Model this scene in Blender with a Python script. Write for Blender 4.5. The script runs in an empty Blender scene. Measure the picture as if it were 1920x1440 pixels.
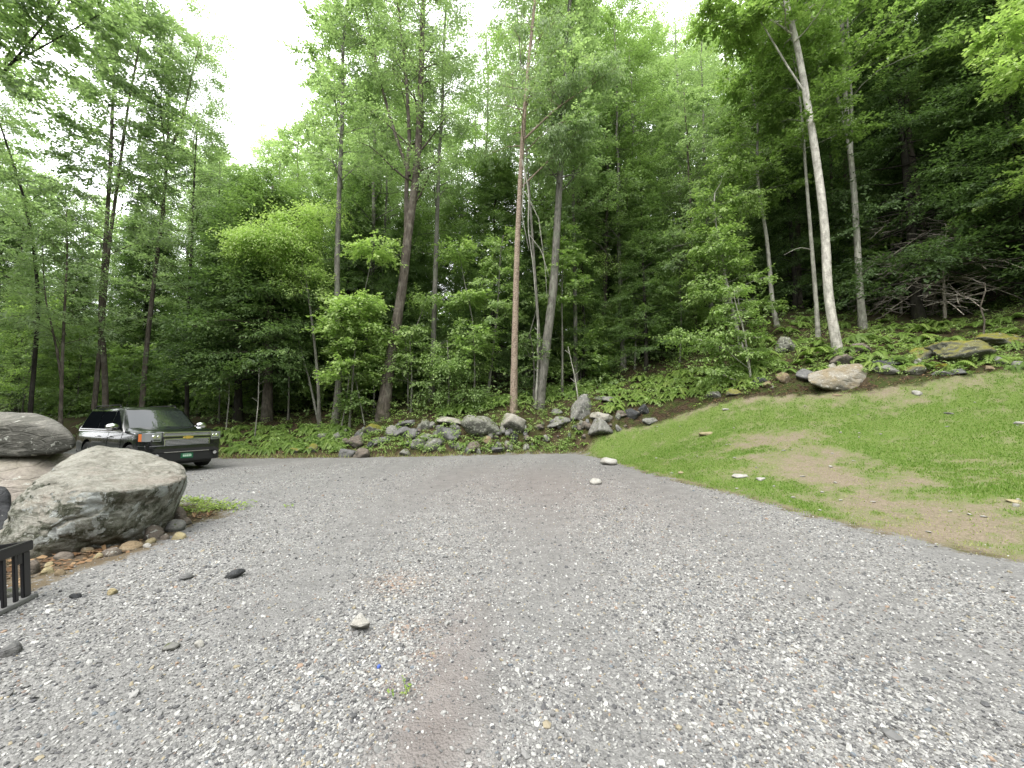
import bpy, bmesh, math, random
import numpy as np
from mathutils import Vector

# ------------------------------------------------------------------ basics
C = bpy.context.scene.collection
RNG = np.random.default_rng(7)
random.seed(7)
CAM_H = 1.65
F_PX = 740.0
PITCH = math.radians(4.64)
CP, SP = math.cos(PITCH), math.sin(PITCH)


def ray(px, py):
    u = (720.0 - py); r = px - 960.0
    return np.array([r, F_PX * CP - u * SP, F_PX * SP + u * CP])


def P(px, py, Y):
    """point of the place that lies on the line of sight px,py at distance Y"""
    d = ray(px, py)
    return np.array([0, 0, CAM_H]) + d * (Y / d[1])


def fbm_hash(ix, iy, iz, seed):
    h = (ix * 374761393 + iy * 668265263 + iz * 2147483647 + seed * 1274126177) & 0xFFFFFFFF
    h = ((h ^ (h >> 13)) * 1274126177) & 0xFFFFFFFF
    h = (h ^ (h >> 16)) & 0xFFFFFFFF
    return h.astype(np.float64) / 4294967295.0


def vnoise(p, seed=0):
    p = np.asarray(p, dtype=np.float64)
    i = np.floor(p).astype(np.int64); f = p - i
    f = f * f * f * (f * (f * 6 - 15) + 10)
    out = 0
    for dx in (0, 1):
        wx = f[:, 0] if dx else 1 - f[:, 0]
        for dy in (0, 1):
            wy = f[:, 1] if dy else 1 - f[:, 1]
            for dz in (0, 1):
                wz = f[:, 2] if dz else 1 - f[:, 2]
                out = out + wx * wy * wz * fbm_hash(i[:, 0] + dx, i[:, 1] + dy, i[:, 2] + dz, seed)
    return out * 2 - 1


def fbm(p, octaves=4, seed=0, gain=0.5):
    a = 1.0; s = 0; t = 0; q = np.array(p, dtype=np.float64)
    for o in range(octaves):
        s = s + a * vnoise(q, seed + o * 17); t += a; a *= gain; q = q * 2.03 + 11.7
    return s / t


def fbm2(x, y, octaves=4, seed=0, scale=1.0):
    p = np.stack([np.asarray(x) * scale, np.asarray(y) * scale, np.zeros_like(np.asarray(x, dtype=float)) + seed * 3.1], -1)
    return fbm(p.reshape(-1, 3), octaves, seed).reshape(np.shape(x))


def sstep(a, b, x):
    t = np.clip((x - a) / (b - a), 0, 1)
    return t * t * (3 - 2 * t)


class Acc:
    """collects faces for ONE mesh"""
    def __init__(self):
        self.v = []; self.f = []; self.n = 0; self.a = []; self.mi = []

    def add(self, v, f, a=None, mi=0):
        v = np.asarray(v, dtype=np.float32).reshape(-1, 3)
        f = np.asarray(f, dtype=np.int64)
        self.v.append(v); self.f.append(f + self.n); self.n += len(v)
        if a is None:
            a = np.zeros(len(v), dtype=np.float32)
        self.a.append(np.broadcast_to(np.asarray(a, dtype=np.float32), (len(v),)))
        self.mi.append(np.full(len(f), mi, dtype=np.int32))

    def build(self, name, mats, parent=None, smooth=False, attr='v'):
        me = bpy.data.meshes.new(name)
        V = np.concatenate(self.v)
        me.vertices.add(len(V)); me.vertices.foreach_set('co', V.ravel())
        loops = np.concatenate([f.ravel() for f in self.f])
        tot = np.concatenate([np.full(len(f), f.shape[1]) for f in self.f])
        st = np.concatenate([[0], np.cumsum(tot)[:-1]])
        me.loops.add(len(loops)); me.loops.foreach_set('vertex_index', loops.astype(np.int32))
        me.polygons.add(len(tot)); me.polygons.foreach_set('loop_start', st.astype(np.int32))
        me.polygons.foreach_set('material_index', np.concatenate(self.mi))
        me.polygons.foreach_set('use_smooth', np.full(len(tot), smooth))
        at = me.attributes.new(attr, 'FLOAT', 'POINT')
        at.data.foreach_set('value', np.concatenate(self.a).astype(np.float32))
        me.update(calc_edges=True); me.validate()
        for m in (mats if isinstance(mats, (list, tuple)) else [mats]):
            me.materials.append(m)
        o = bpy.data.objects.new(name, me); C.objects.link(o)
        if parent is not None:
            o.parent = parent
        return o


def tag(o, label=None, cat=None, group=None, kind=None):
    if label: o['label'] = label
    if cat: o['category'] = cat
    if group: o['group'] = group
    if kind: o['kind'] = kind
    return o


def empty(name, loc, label, cat, group=None, rz=0.0):
    o = bpy.data.objects.new(name, None); C.objects.link(o)
    o.empty_display_size = 0.3
    o.location = tuple(float(c) for c in loc); o.rotation_euler = (0, 0, rz)
    return tag(o, label, cat, group)


def dup(root, loc, rz=0.0, scale=1.0, label=None, group=None):
    r = root.copy(); C.objects.link(r)
    r.location = tuple(float(c) for c in loc); r.rotation_euler = (0, 0, rz)
    r.scale = (scale, scale, scale) if np.isscalar(scale) else scale
    if label: r['label'] = label
    if group: r['group'] = group
    for ch in list(root.children):
        c = ch.copy(); C.objects.link(c); c.parent = r
    return r


def tube(pts, rad, sides=8, cap=True, wob=0.0, seed=0):
    pts = np.asarray(pts, dtype=float); rad = np.asarray(rad, dtype=float)
    n = len(pts)
    t = np.gradient(pts, axis=0); t /= np.linalg.norm(t, axis=1)[:, None] + 1e-9
    ref = np.array([0.0, 0.0, 1.0]) if abs(t[0][2]) < 0.8 else np.array([1.0, 0, 0])
    a = np.cross(t, ref); a /= np.linalg.norm(a, axis=1)[:, None] + 1e-9
    b = np.cross(t, a)
    th = np.linspace(0, 2 * np.pi, sides, endpoint=False)
    ring = a[:, None, :] * np.cos(th)[None, :, None] + b[:, None, :] * np.sin(th)[None, :, None]
    rr = rad[:, None, None] * np.ones((n, sides, 1))
    if wob:
        q = (pts[:, None, :] * 2.2 + ring * 1.3).reshape(-1, 3) + seed
        rr = rr * (1 + wob * fbm(q, 3, seed).reshape(n, sides, 1))
    v = (pts[:, None, :] + ring * rr).reshape(-1, 3)
    i = np.arange(n - 1)[:, None] * sides; j = np.arange(sides)[None, :]; k = (j + 1) % sides
    f = np.stack([i + j, i + k, i + sides + k, i + sides + j], -1).reshape(-1, 4)
    if cap:
        v = np.vstack([v, pts[-1:] + t[-1:] * rad[-1]])
        e = (n - 1) * sides
        f2 = np.stack([e + np.arange(sides), e + (np.arange(sides) + 1) % sides, np.full(sides, n * sides), np.full(sides, n * sides)], -1)
        f = np.vstack([f, f2])  # degenerate quads cleaned by validate
        return v, f[:-sides], f2[:, :3]
    return v, f, None


def add_tube(acc, pts, rad, sides=8, wob=0.0, seed=0, a=0.0, mi=0):
    v, f, c = tube(pts, rad, sides, True, wob, seed)
    acc.add(v, f, a, mi)
    base = acc.n - len(v)
    if c is not None:
        acc.f.append(c + base); acc.mi.append(np.full(len(c), mi, dtype=np.int32))


# ------------------------------------------------------------------ materials
class NT:
    def __init__(self, name):
        self.m = bpy.data.materials.new(name); self.m.use_nodes = True
        self.t = self.m.node_tree; self.t.nodes.clear()
        self.out = self.t.nodes.new('ShaderNodeOutputMaterial')

    def n(self, typ, **kw):
        nd = self.t.nodes.new(typ)
        for k, v in kw.items():
            if k.startswith('i_'):
                key = k[2:]
                key = int(key) if key.isdigit() else key.replace('_', ' ')
                self.put(nd.inputs[key], v)
            else:
                setattr(nd, k, v)
        return nd

    def put(self, sock, v):
        if hasattr(v, 'is_output') and v.is_output:
            self.t.links.new(v, sock)
        elif isinstance(v, (tuple, list)) and len(v) == 3 and sock.type == 'RGBA':
            sock.default_value = (*v, 1)
        else:
            sock.default_value = v

    def noise(self, vec, scale, detail=4, rough=0.55, dist=0.0):
        nd = self.n('ShaderNodeTexNoise', i_Scale=scale, i_Detail=detail, i_Roughness=rough, i_Distortion=dist)
        if vec is not None: self.put(nd.inputs['Vector'], vec)
        return nd.outputs['Fac']

    def ramp(self, fac, stops, interp='LINEAR'):
        nd = self.n('ShaderNodeValToRGB'); self.put(nd.inputs[0], fac)
        cr = nd.color_ramp; cr.interpolation = interp
        while len(cr.elements) < len(stops): cr.elements.new(0.5)
        for e, (p, c) in zip(cr.elements, stops):
            e.position = p; e.color = (*c, 1) if not np.isscalar(c) else (c, c, c, 1)
        return nd.outputs['Color']

    def mix(self, fac, a, b, blend='MIX'):
        nd = self.n('ShaderNodeMix', data_type='RGBA', blend_type=blend, clamp_factor=True)
        self.put(nd.inputs[0], fac); self.put(nd.inputs[6], a if not isinstance(a, tuple) else (*a, 1)); self.put(nd.inputs[7], b if not isinstance(b, tuple) else (*b, 1))
        return nd.outputs[2]

    def math(self, op, a, b=0.0, c=None, clamp=False):
        nd = self.n('ShaderNodeMath', operation=op, use_clamp=clamp)
        self.put(nd.inputs[0], a); self.put(nd.inputs[1], b)
        if c is not None: self.put(nd.inputs[2], c)
        return nd.outputs[0]

    def mrange(self, v, a, b, c=0.0, d=1.0):
        nd = self.n('ShaderNodeMapRange'); self.put(nd.inputs[0], v)
        for i, x in enumerate((a, b, c, d)): self.put(nd.inputs[i + 1], x)
        return nd.outputs[0]

    def attr(self, name):
        return self.n('ShaderNodeAttribute', attribute_name=name).outputs['Fac']

    def bump(self, h, strength=0.5, dist=0.02, normal=None):
        nd = self.n('ShaderNodeBump', i_Strength=strength, i_Distance=dist, i_Height=h)
        if normal is not None: self.put(nd.inputs['Normal'], normal)
        return nd.outputs['Normal']

    def surf(self, s):
        self.t.links.new(s, self.out.inputs['Surface']); return self.m

    def bsdf(self, col, rough=0.8, normal=None, metal=0.0, spec=0.3, k=0.53, **kw):
        if k != 1: col = self.mix(1.0, col, (k, k, k), 'MULTIPLY')
        nd = self.n('ShaderNodeBsdfPrincipled')
        self.put(nd.inputs['Base Color'], col); self.put(nd.inputs['Roughness'], rough)
        self.put(nd.inputs['Metallic'], metal); self.put(nd.inputs['Specular IOR Level'], spec)
        for k, v in kw.items(): self.put(nd.inputs[k.replace('_', ' ')], v)
        if normal is not None: self.put(nd.inputs['Normal'], normal)
        return nd.outputs[0]

    def objco(self, spread=True):
        co = self.n('ShaderNodeTexCoord').outputs['Object']
        if not spread: return co
        r = self.n('ShaderNodeObjectInfo').outputs['Random']
        k = self.math('MULTIPLY', r, 83.0)
        return self.n('ShaderNodeVectorMath', operation='ADD', i_0=co, i_1=k).outputs[0]

    def up(self):
        return self.n('ShaderNodeSeparateXYZ', i_0=self.n('ShaderNodeNewGeometry').outputs['Normal']).outputs[2]

    def pos(self):
        return self.n('ShaderNodeNewGeometry').outputs['Position']


def plain(name, col, rough=0.5, metal=0.0, spec=0.5, **kw):
    t = NT(name)
    n = t.noise(t.objco(), 9.0, 3)
    c = t.mix(t.mrange(n, 0.3, 0.7, 0, 0.35), col, tuple(x * 0.72 for x in col))
    return t.surf(t.bsdf(c, rough, None, metal, spec, k=1, **kw))


def rock_mat(name, ca, cb, cc, lichen=0.0, lich_col=(0.55, 0.56, 0.5), moss=0.0, dark=0.0, scale=1.0, moss_col=(0.09, 0.11, 0.02)):
    t = NT(name); co = t.objco(); up = t.up()
    st = t.n('ShaderNodeMapping', i_Vector=co, i_Scale=(1, 1, 2.6), i_Rotation=(0.25, 0.35, 0)).outputs[0]
    n1 = t.noise(co, 1.6 * scale, 5, 0.6); n2 = t.noise(st, 4.5 * scale, 6, 0.65, 0.6); n3 = t.noise(co, 26 * scale, 5, 0.7)
    c = t.mix(t.mrange(n1, 0.4, 0.62), ca, cb)
    c = t.mix(t.mrange(n2, 0.5, 0.68, 0, 0.8), c, cc)
    c = t.mix(t.mrange(n3, 0.35, 0.7, 0.0, 0.55), c, tuple(x * 0.35 for x in ca))
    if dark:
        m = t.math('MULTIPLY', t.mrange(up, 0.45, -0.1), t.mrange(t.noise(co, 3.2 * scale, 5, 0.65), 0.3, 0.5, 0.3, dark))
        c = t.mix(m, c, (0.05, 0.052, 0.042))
    if lichen:
        l = t.noise(co, 5.0 * scale, 6, 0.7, 0.3)
        c = t.mix(t.mrange(l, 0.63 - 0.08 * lichen, 0.66 - 0.07 * lichen, 0, 0.85), c, lich_col)
        l2 = t.noise(co, 18.0 * scale, 4, 0.6)
        c = t.mix(t.mrange(l2, 0.62, 0.68, 0, 0.5 * lichen), c, lich_col)
    if moss:
        m = t.math('MULTIPLY', t.mrange(up, 0.0, 0.7), t.mrange(t.noise(co, 3.5 * scale, 5, 0.65), 0.58 - 0.22 * moss, 0.66 - 0.2 * moss))
        c = t.mix(m, c, moss_col)
    cr = t.n('ShaderNodeTexVoronoi', feature='DISTANCE_TO_EDGE', i_Vector=t.n('ShaderNodeMapping', i_Vector=st, i_Scale=(1, 1, 2)).outputs[0], i_Scale=1.3 * scale).outputs['Distance']
    h = t.math('ADD', t.math('MULTIPLY', n3, 0.35), t.math('ADD', n2, t.mrange(cr, 0.0, 0.03, -0.35, 0)))
    return t.surf(t.bsdf(c, 0.85, t.bump(h, 0.8, 0.06 / scale), 0, 0.25, k=.65))


def bark_mat(name, ca, cb, cc=None, rough_bark=1.0, lenticel=0.0, flaky=0.0):
    t = NT(name); co = t.objco()
    vs = t.n('ShaderNodeMapping', i_Vector=co, i_Scale=(7, 7, 0.9)).outputs[0]
    n1 = t.noise(vs, 2.4, 6, 0.7, 0.4); n2 = t.noise(co, 2.2, 5, 0.65)
    c = t.mix(t.mrange(n1, 0.38, 0.62), ca, cb)
    if cc: c = t.mix(t.mrange(n2, 0.5, 0.62, 0, 0.8), c, cc)
    pz = t.n('ShaderNodeMapping', i_Vector=co, i_Scale=(4, 4, 1.6)).outputs[0]
    c = t.mix(1.0, c, t.ramp(t.noise(pz, 1.8, 6, 0.75), [(0.32, 0.5), (0.5, 1.0), (0.68, 1.5)]), 'MULTIPLY')
    h = n1
    if lenticel:
        hs = t.n('ShaderNodeMapping', i_Vector=co, i_Scale=(1.5, 1.5, 14)).outputs[0]
        n3 = t.noise(hs, 2.0, 4, 0.6)
        c = t.mix(t.mrange(n3, 0.56, 0.66, 0, lenticel), c, tuple(x * 0.35 for x in ca))
    if flaky:
        hs = t.n('ShaderNodeMapping', i_Vector=co, i_Scale=(3.5, 3.5, 7.0)).outputs[0]
        n3 = t.noise(hs, 3.6, 5, 0.75, 0.8)
        c = t.mix(t.mrange(n3, 0.47, 0.53, 0, flaky), c, (0.62, 0.5, 0.4)); h = t.math('ADD', n1, n3)
    # moss and damp towards the foot of the trunk
    z = t.n('ShaderNodeSeparateXYZ', i_0=t.n('ShaderNodeTexCoord').outputs['Object']).outputs[2]
    foot = t.math('MULTIPLY', t.mrange(z, 1.0, 0.0), t.mrange(t.noise(co, 5, 4), 0.42, 0.6))
    c = t.mix(t.math('MULTIPLY', foot, 0.7), c, (0.05, 0.06, 0.02))
    return t.surf(t.bsdf(c, 0.9, t.bump(h, 0.6 * rough_bark, 0.03), 0, 0.15))


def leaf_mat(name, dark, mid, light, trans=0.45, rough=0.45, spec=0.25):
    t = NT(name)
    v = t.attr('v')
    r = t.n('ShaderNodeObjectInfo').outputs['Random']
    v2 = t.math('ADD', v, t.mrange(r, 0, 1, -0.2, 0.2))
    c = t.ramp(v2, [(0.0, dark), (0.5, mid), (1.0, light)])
    b = t.bsdf(c, rough, None, 0, spec, k=1)
    tc = t.mix(1.0, c, (1.0, 1.15, 0.66), 'MULTIPLY')
    tr = t.n('ShaderNodeBsdfTranslucent'); t.put(tr.inputs[0], tc)
    mx = t.n('ShaderNodeMixShader', i_0=trans); t.put(mx.inputs[1], b); t.put(mx.inputs[2], tr.outputs[0])
    return t.surf(mx.outputs[0])
# ------------------------------------------------------------------ terrain
def gz(px, py):
    """point of the level gravel seen at px,py"""
    d = ray(px, py)
    t = -CAM_H / d[2]
    return (d[0] * t, d[1] * t)


GP = [gz(1920, 1055), gz(1800, 1030), gz(1700, 1008), gz(1600, 985), gz(1500, 962), gz(1400, 932), gz(1300, 908), gz(1200, 882), gz(1130, 859),
      gz(1080, 850), gz(960, 852), gz(800, 856), gz(640, 858), gz(420, 860), (-13.5, 17.2), (-17.5, 19.0), (-30, 22), (-45, 24),
      (-45, 9.5), (-30, 8.8), (-13, 9.0), (-9.0, 8.6), gz(395, 948), gz(430, 962), gz(350, 985), gz(260, 1035), gz(200, 1050), gz(60, 1095), gz(0, 1125), (-4.9, 2.6), (-5.5, -1), (-6, -9),
      (12, -9), (9.5, -2), (7.6, 1.8)]
LP = [(9.5, -2), (7.6, 1.8)] + GP[:9] + [(3.0, 16.2), P(1090, 832, 17.2)[:2], P(1170, 806, 17.6)[:2], P(1240, 786, 17.6)[:2], P(1320, 762, 17.2)[:2], P(1400, 746, 16.4)[:2],
      P(1500, 742, 15.4)[:2], P(1640, 735, 14.6)[:2], P(1760, 714, 14.1)[:2], P(1920, 694, 13.5)[:2], P(2200, 655, 12.6)[:2], (24, 8), (24, -6), (12, -9)]


def sdist(poly, x, y):
    """signed distance, negative inside"""
    poly = np.array([p[:2] for p in poly]); x = np.asarray(x, float); y = np.asarray(y, float)
    d = np.full(x.shape, 1e9); ins = np.zeros(x.shape, bool)
    n = len(poly)
    for i in range(n):
        ax, ay = poly[i]; bx, by = poly[(i + 1) % n]
        ex, ey = bx - ax, by - ay
        t = np.clip(((x - ax) * ex + (y - ay) * ey) / (ex * ex + ey * ey + 1e-12), 0, 1)
        d = np.minimum(d, np.hypot(x - ax - t * ex, y - ay - t * ey))
        c = ((ay > y) != (by > y)) & (x < (bx - ax) * (y - ay) / (by - ay + 1e-12) + ax)
        ins ^= c
    return np.where(ins, -d, d)


_ctrl_px = [  # px, py, distance
    (1090, 840, 16.8), (1170, 808, 17.5), (1240, 785, 17.8), (1320, 762, 17.2), (1400, 746, 16.4), (1500, 742, 15.4), (1640, 733, 14.6), (1760, 713, 14.1), (1920, 692, 13.5), (2200, 652, 12.6),
    (1640, 850, 10.2), (1400, 850, 11.2), (1500, 800, 13.0), (1900, 850, 9.0), (1800, 770, 12.0), (2100, 800, 9.0),
    (1580, 660, 16.9), (1465, 614, 20.5), (1535, 635, 18.6), (1620, 615, 19.4), (1755, 590, 20.5), (1920, 585, 19), (1500, 580, 24), (1700, 530, 29), (1900, 500, 28), (1300, 700, 20.5), (1250, 655, 25),
    (1125, 700, 24), (1080, 735, 21.5), (1010, 767, 19.3), (963, 774, 18.4), (720, 783, 18.8), (630, 788, 18.8), (500, 795, 19.5), (445, 795, 20), (640, 842, 17.0), (640, 802, 18.2), (820, 842, 16.9), (820, 795, 18.0),
    (960, 838, 16.9), (960, 790, 18.0), (1080, 800, 17.6), (1095, 775, 18.6), (420, 835, 17.3), (420, 800, 19),
    (700, 750, 32), (900, 715, 35), (300, 775, 42), (60, 775, 30), (200, 778, 24), (1200, 620, 36), (1500, 520, 38),
]
_CT = [tuple(P(*c)) for c in _ctrl_px]
_CT += [(x, y, 0.0) for x, y in GP if -12 < x] + [(0, y, 0.0) for y in (2, 5, 8, 11, 14)] + [(4, 2, 0), (-4, 14, 0.0), (-8, 14, 0.0), (-4, 6, 0), (-5, 10, 0), (-10, 12, 0.02), (-14, 14, 0.05), (-20, 15, 0.1), (-35, 17, 0.2),
                                                                   (-8, 5, 0.25), (-14, 3, 0.5), (-8, -5, 0.2), (-20, -20, 1), (20, -20, 1), (0, -20, 0), (0, -5, 0), (12, 2, 1.2), (24, 5, 4.5), (30, 10, 9.0), (24, 14, 8.0)]
_CT += [(-70, 60, 5), (-40, 80, 7), (0, 90, 16), (45, 90, 34), (80, 60, 38), (70, 20, 26), (60, -10, 12), (-80, 20, 3), (-80, -20, 2), (-25, 26, 1.4), (-40, 40, 2.5), (-25, 50, 2.5), (30, 40, 20), (40, 25, 17), (15, 60, 17), (110, 110, 60), (0, 140, 26), (-110, 110, 8), (110, -110, 5), (-110, -110, 3)]
_CT = np.array(_CT)


def _kern(r): return np.sqrt(r * r + 1.2)


_D = np.hypot(_CT[:, None, 0] - _CT[None, :, 0], _CT[:, None, 1] - _CT[None, :, 1])
_W = np.linalg.solve(_kern(_D) - 0.02 * np.eye(len(_CT)), _CT[:, 2] - 1.0)


def height(x, y):
    x = np.asarray(x, float); y = np.asarray(y, float)
    shp = x.shape; xf = x.ravel(); yf = y.ravel(); out = np.empty_like(xf)
    for s in range(0, len(xf), 20000):
        d = np.hypot(xf[s:s + 20000, None] - _CT[None, :, 0], yf[s:s + 20000, None] - _CT[None, :, 1])
        out[s:s + 20000] = _kern(d) @ _W + 1.0
    z = out.reshape(shp)
    dg = sdist(GP, x, y)
    dl = sdist(LP, x, y)
    z = z * sstep(-0.05, 0.9, dg)
    rough = sstep(0.2, 2.5, np.minimum(dg, dl))
    z = z + rough * (0.22 * fbm2(x, y, 4, 3, 0.55) + 0.05 * fbm2(x, y, 3, 9, 3.1))
    z = z + sstep(0, 1, -dl) * 0.05 * fbm2(x, y, 3, 5, 0.6)
    z = z + sstep(0.2, 1.2, -dg) * 0.018 * fbm2(x, y, 3, 6, 0.8)
    return z


def H1(x, y):
    return float(height(np.array([x]), np.array([y]))[0])


def hit(px, py, y0=2.0, y1=60.0):
    """first point of the ground along the line of sight"""
    d = ray(px, py); d = d / d[1]
    ys = np.linspace(y0, y1, 900)
    X = d[0] * ys; Z = CAM_H + d[2] * ys
    g = height(X, ys)
    below = np.where(Z <= g)[0]
    if len(below) == 0:
        return np.array([X[-1], ys[-1], g[-1]])
    k = below[0]
    if k == 0: return np.array([X[0], ys[0], g[0]])
    a = (Z[k - 1] - g[k - 1]); b = (g[k] - Z[k]); t = a / (a + b + 1e-9)
    y = ys[k - 1] + t * (ys[k] - ys[k - 1])
    return np.array([d[0] * y, y, H1(d[0] * y, y)])


# the tyre tracks and dirt of the driveway
def gauss_px(x, y, lst):
    s = 0
    for (px, py, wx, wy, amp) in lst:
        cx, cy = gz(px, py)
        sx = wx / F_PX * cy; sy = wy * cy * cy / (CAM_H * F_PX)
        s = s + amp * np.exp(-((x - cx) / sx) ** 2 - ((y - cy) / sy) ** 2)
    return s


def build_ground():
    angf = np.radians(np.arange(-63, 63.01, 0.22))
    angc = np.radians(np.arange(66, 293, 6.0))
    ang = np.concatenate([angf, angc])
    r = [0.25]
    while r[-1] < 150: r.append(r[-1] * 1.018 + 0.004)
    r = np.array(r)
    A, R = np.meshgrid(ang, r, indexing='ij')
    X = R * np.sin(A); Y = R * np.cos(A)
    Z = height(X, Y)
    nj = len(r); ni = len(ang)
    V = np.stack([X, Y, Z], -1).reshape(-1, 3)
    i = np.arange(ni)[:, None]; j = np.arange(nj - 1)[None, :]; k = (i + 1) % ni
    Fq = np.stack([i * nj + j, k * nj + j, k * nj + j + 1, i * nj + j + 1], -1).reshape(-1, 4)
    # a small fan under the camera
    cen = len(V); V = np.vstack([V, [[0, 0, 0]]])
    tri = np.stack([np.full(ni, cen), np.arange(ni) * nj, ((np.arange(ni) + 1) % ni) * nj], -1)
    cx = V[Fq].mean(1)
    jit = 0.0
    dg = sdist(GP, cx[:, 0], cx[:, 1]) + jit
    dl = sdist(LP, cx[:, 0], cx[:, 1]) + jit
    isg = dg < 0; isl = (~isg) & (dl < 0); isf = ~(isg | isl)
    x, y = V[:, 0], V[:, 1]
    dgv = sdist(GP, x, y); dlv = sdist(LP, x, y)
    # wear: long streaks that follow the drive
    bend = x - 0.012 * (y - 4) ** 2
    tr = 0.5 + 0.5 * np.sin(bend * 2.4 + 0.7) * 0.95 + 0.5 * fbm2(bend, y * 0.14, 4, 31, 1.7) + 0.45 * fbm2(x, y, 4, 33, 1.1)
    wear = np.clip(tr, 0, 1)
    far = gauss_px(x, y, [(1010, 890, 260, 30, 0.8), (560, 1120, 90, 60, 0.25), (860, 1250, 90, 130, 0.7), (780, 1400, 130, 110, 0.6), (1130, 870, 90, 16, 0.7)])
    wear = np.clip(wear * 0.75 + far, 0, 1.3)
    red = gauss_px(x, y, [(990, 900, 260, 45, 0.6), (850, 1220, 70, 120, 0.7), (800, 1400, 110, 100, 0.6), (1100, 940, 200, 60, 0.35), (560, 870, 160, 12, 0.2)])
    rust = gauss_px(x, y, [(750, 1092, 50, 16, 1.0), (765, 1180, 38, 14, 1.0), (795, 1228, 22, 10, 1.0), (740, 1280, 60, 20, 0.3)])
    attrs = {
        'wear': wear, 'red': red, 'rust': rust, 'soil': gauss_px(x, y, [(60, 1085, 130, 60, 1.2), (200, 1045, 120, 25, 1.3), (300, 1005, 70, 25, 1.0), (-60, 1150, 120, 120, 1.2), (20, 1200, 60, 30, .8)]),
        'gd': np.clip(dgv, -3, 3), 'ld': np.clip(dlv, -3, 3),
        'bare': bare_mask(x, y, dgv, dlv),
        'bank': sstep(2.5, 0.3, np.minimum(np.abs(dgv), 9)),
    }

    def part(mask, name, mat, label, tris=None):
        f = Fq[mask]
        used = np.unique(np.concatenate([f.ravel(), tris.ravel()]) if tris is not None else f)
        mp = np.full(len(V), -1); mp[used] = np.arange(len(used))
        a = Acc(); a.add(V[used], mp[f])
        if tris is not None:
            a.f.append(mp[tris]); a.mi.append(np.zeros(len(tris), np.int32))
        o = a.build(name, mat, smooth=True)
        for kname, arr in attrs.items():
            at = o.data.attributes.new(kname, 'FLOAT', 'POINT')
            at.data.foreach_set('value', arr[used].astype(np.float32))
        tag(o, label, kind='structure')
        return o
    part(isg, 'gravel_driveway', GROUND, 'grey crushed stone driveway with worn tyre tracks', tri)
    part(isl, 'lawn', GROUND, 'sloping green lawn with bare brown patches')
    part(isf, 'forest_floor', GROUND, 'dark leaf littered soil rising under the trees')


def lawn_gauss(x, y, lst):
    s = 0
    for (px, py, wx, wy, amp) in lst:
        h = LH[(px, py)]
        sx = wx / F_PX * h[1]; sy = wy
        s = s + amp * np.exp(-((x - h[0]) / sx) ** 2 - ((y - h[1]) / sy) ** 2)
    return s


BARE = [(1430, 825, 120, 1.0, 1.0), (1500, 855, 100, 1.1, 1.0), (1540, 885, 90, .8, .8), (1370, 820, 50, 0.5, 0.4), (1580, 905, 100, 1.0, .8), (1650, 945, 120, 0.8, .9), (1760, 975, 130, 0.6, 0.8), (1880, 1010, 130, 0.7, .95),
        (1640, 742, 150, 0.5, .7), (1480, 745, 110, 0.5, .6), (1390, 752, 80, 0.5, 0.5), (1800, 722, 130, 0.35, 0.5), (1745, 900, 60, 0.35, 0.6), (1850, 905, 50, 0.3, 0.5), (1290, 775, 50, 0.4, 0.8), (1720, 1000, 90, 0.3, 0.8),
        (1810, 865, 60, 0.25, 0.35), (1690, 760, 60, 0.3, 0.35)]
LH = {}


def bare_mask(x, y, dgv, dlv):
    if not LH:
        for b in BARE: LH[(b[0], b[1])] = hit(b[0], b[1])
    b = lawn_gauss(x, y, BARE)
    b = b + 0.8 * fbm2(x, y, 5, 51, 1.4) + 0.7 * fbm2(x, y, 3, 52, 5.0)
    b = b + 0.4 * sstep(-0.5, 0.0, dlv) + 0.25 * sstep(0.35, 0.0, dgv)
    return np.clip(b, -1, 1.6)


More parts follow.
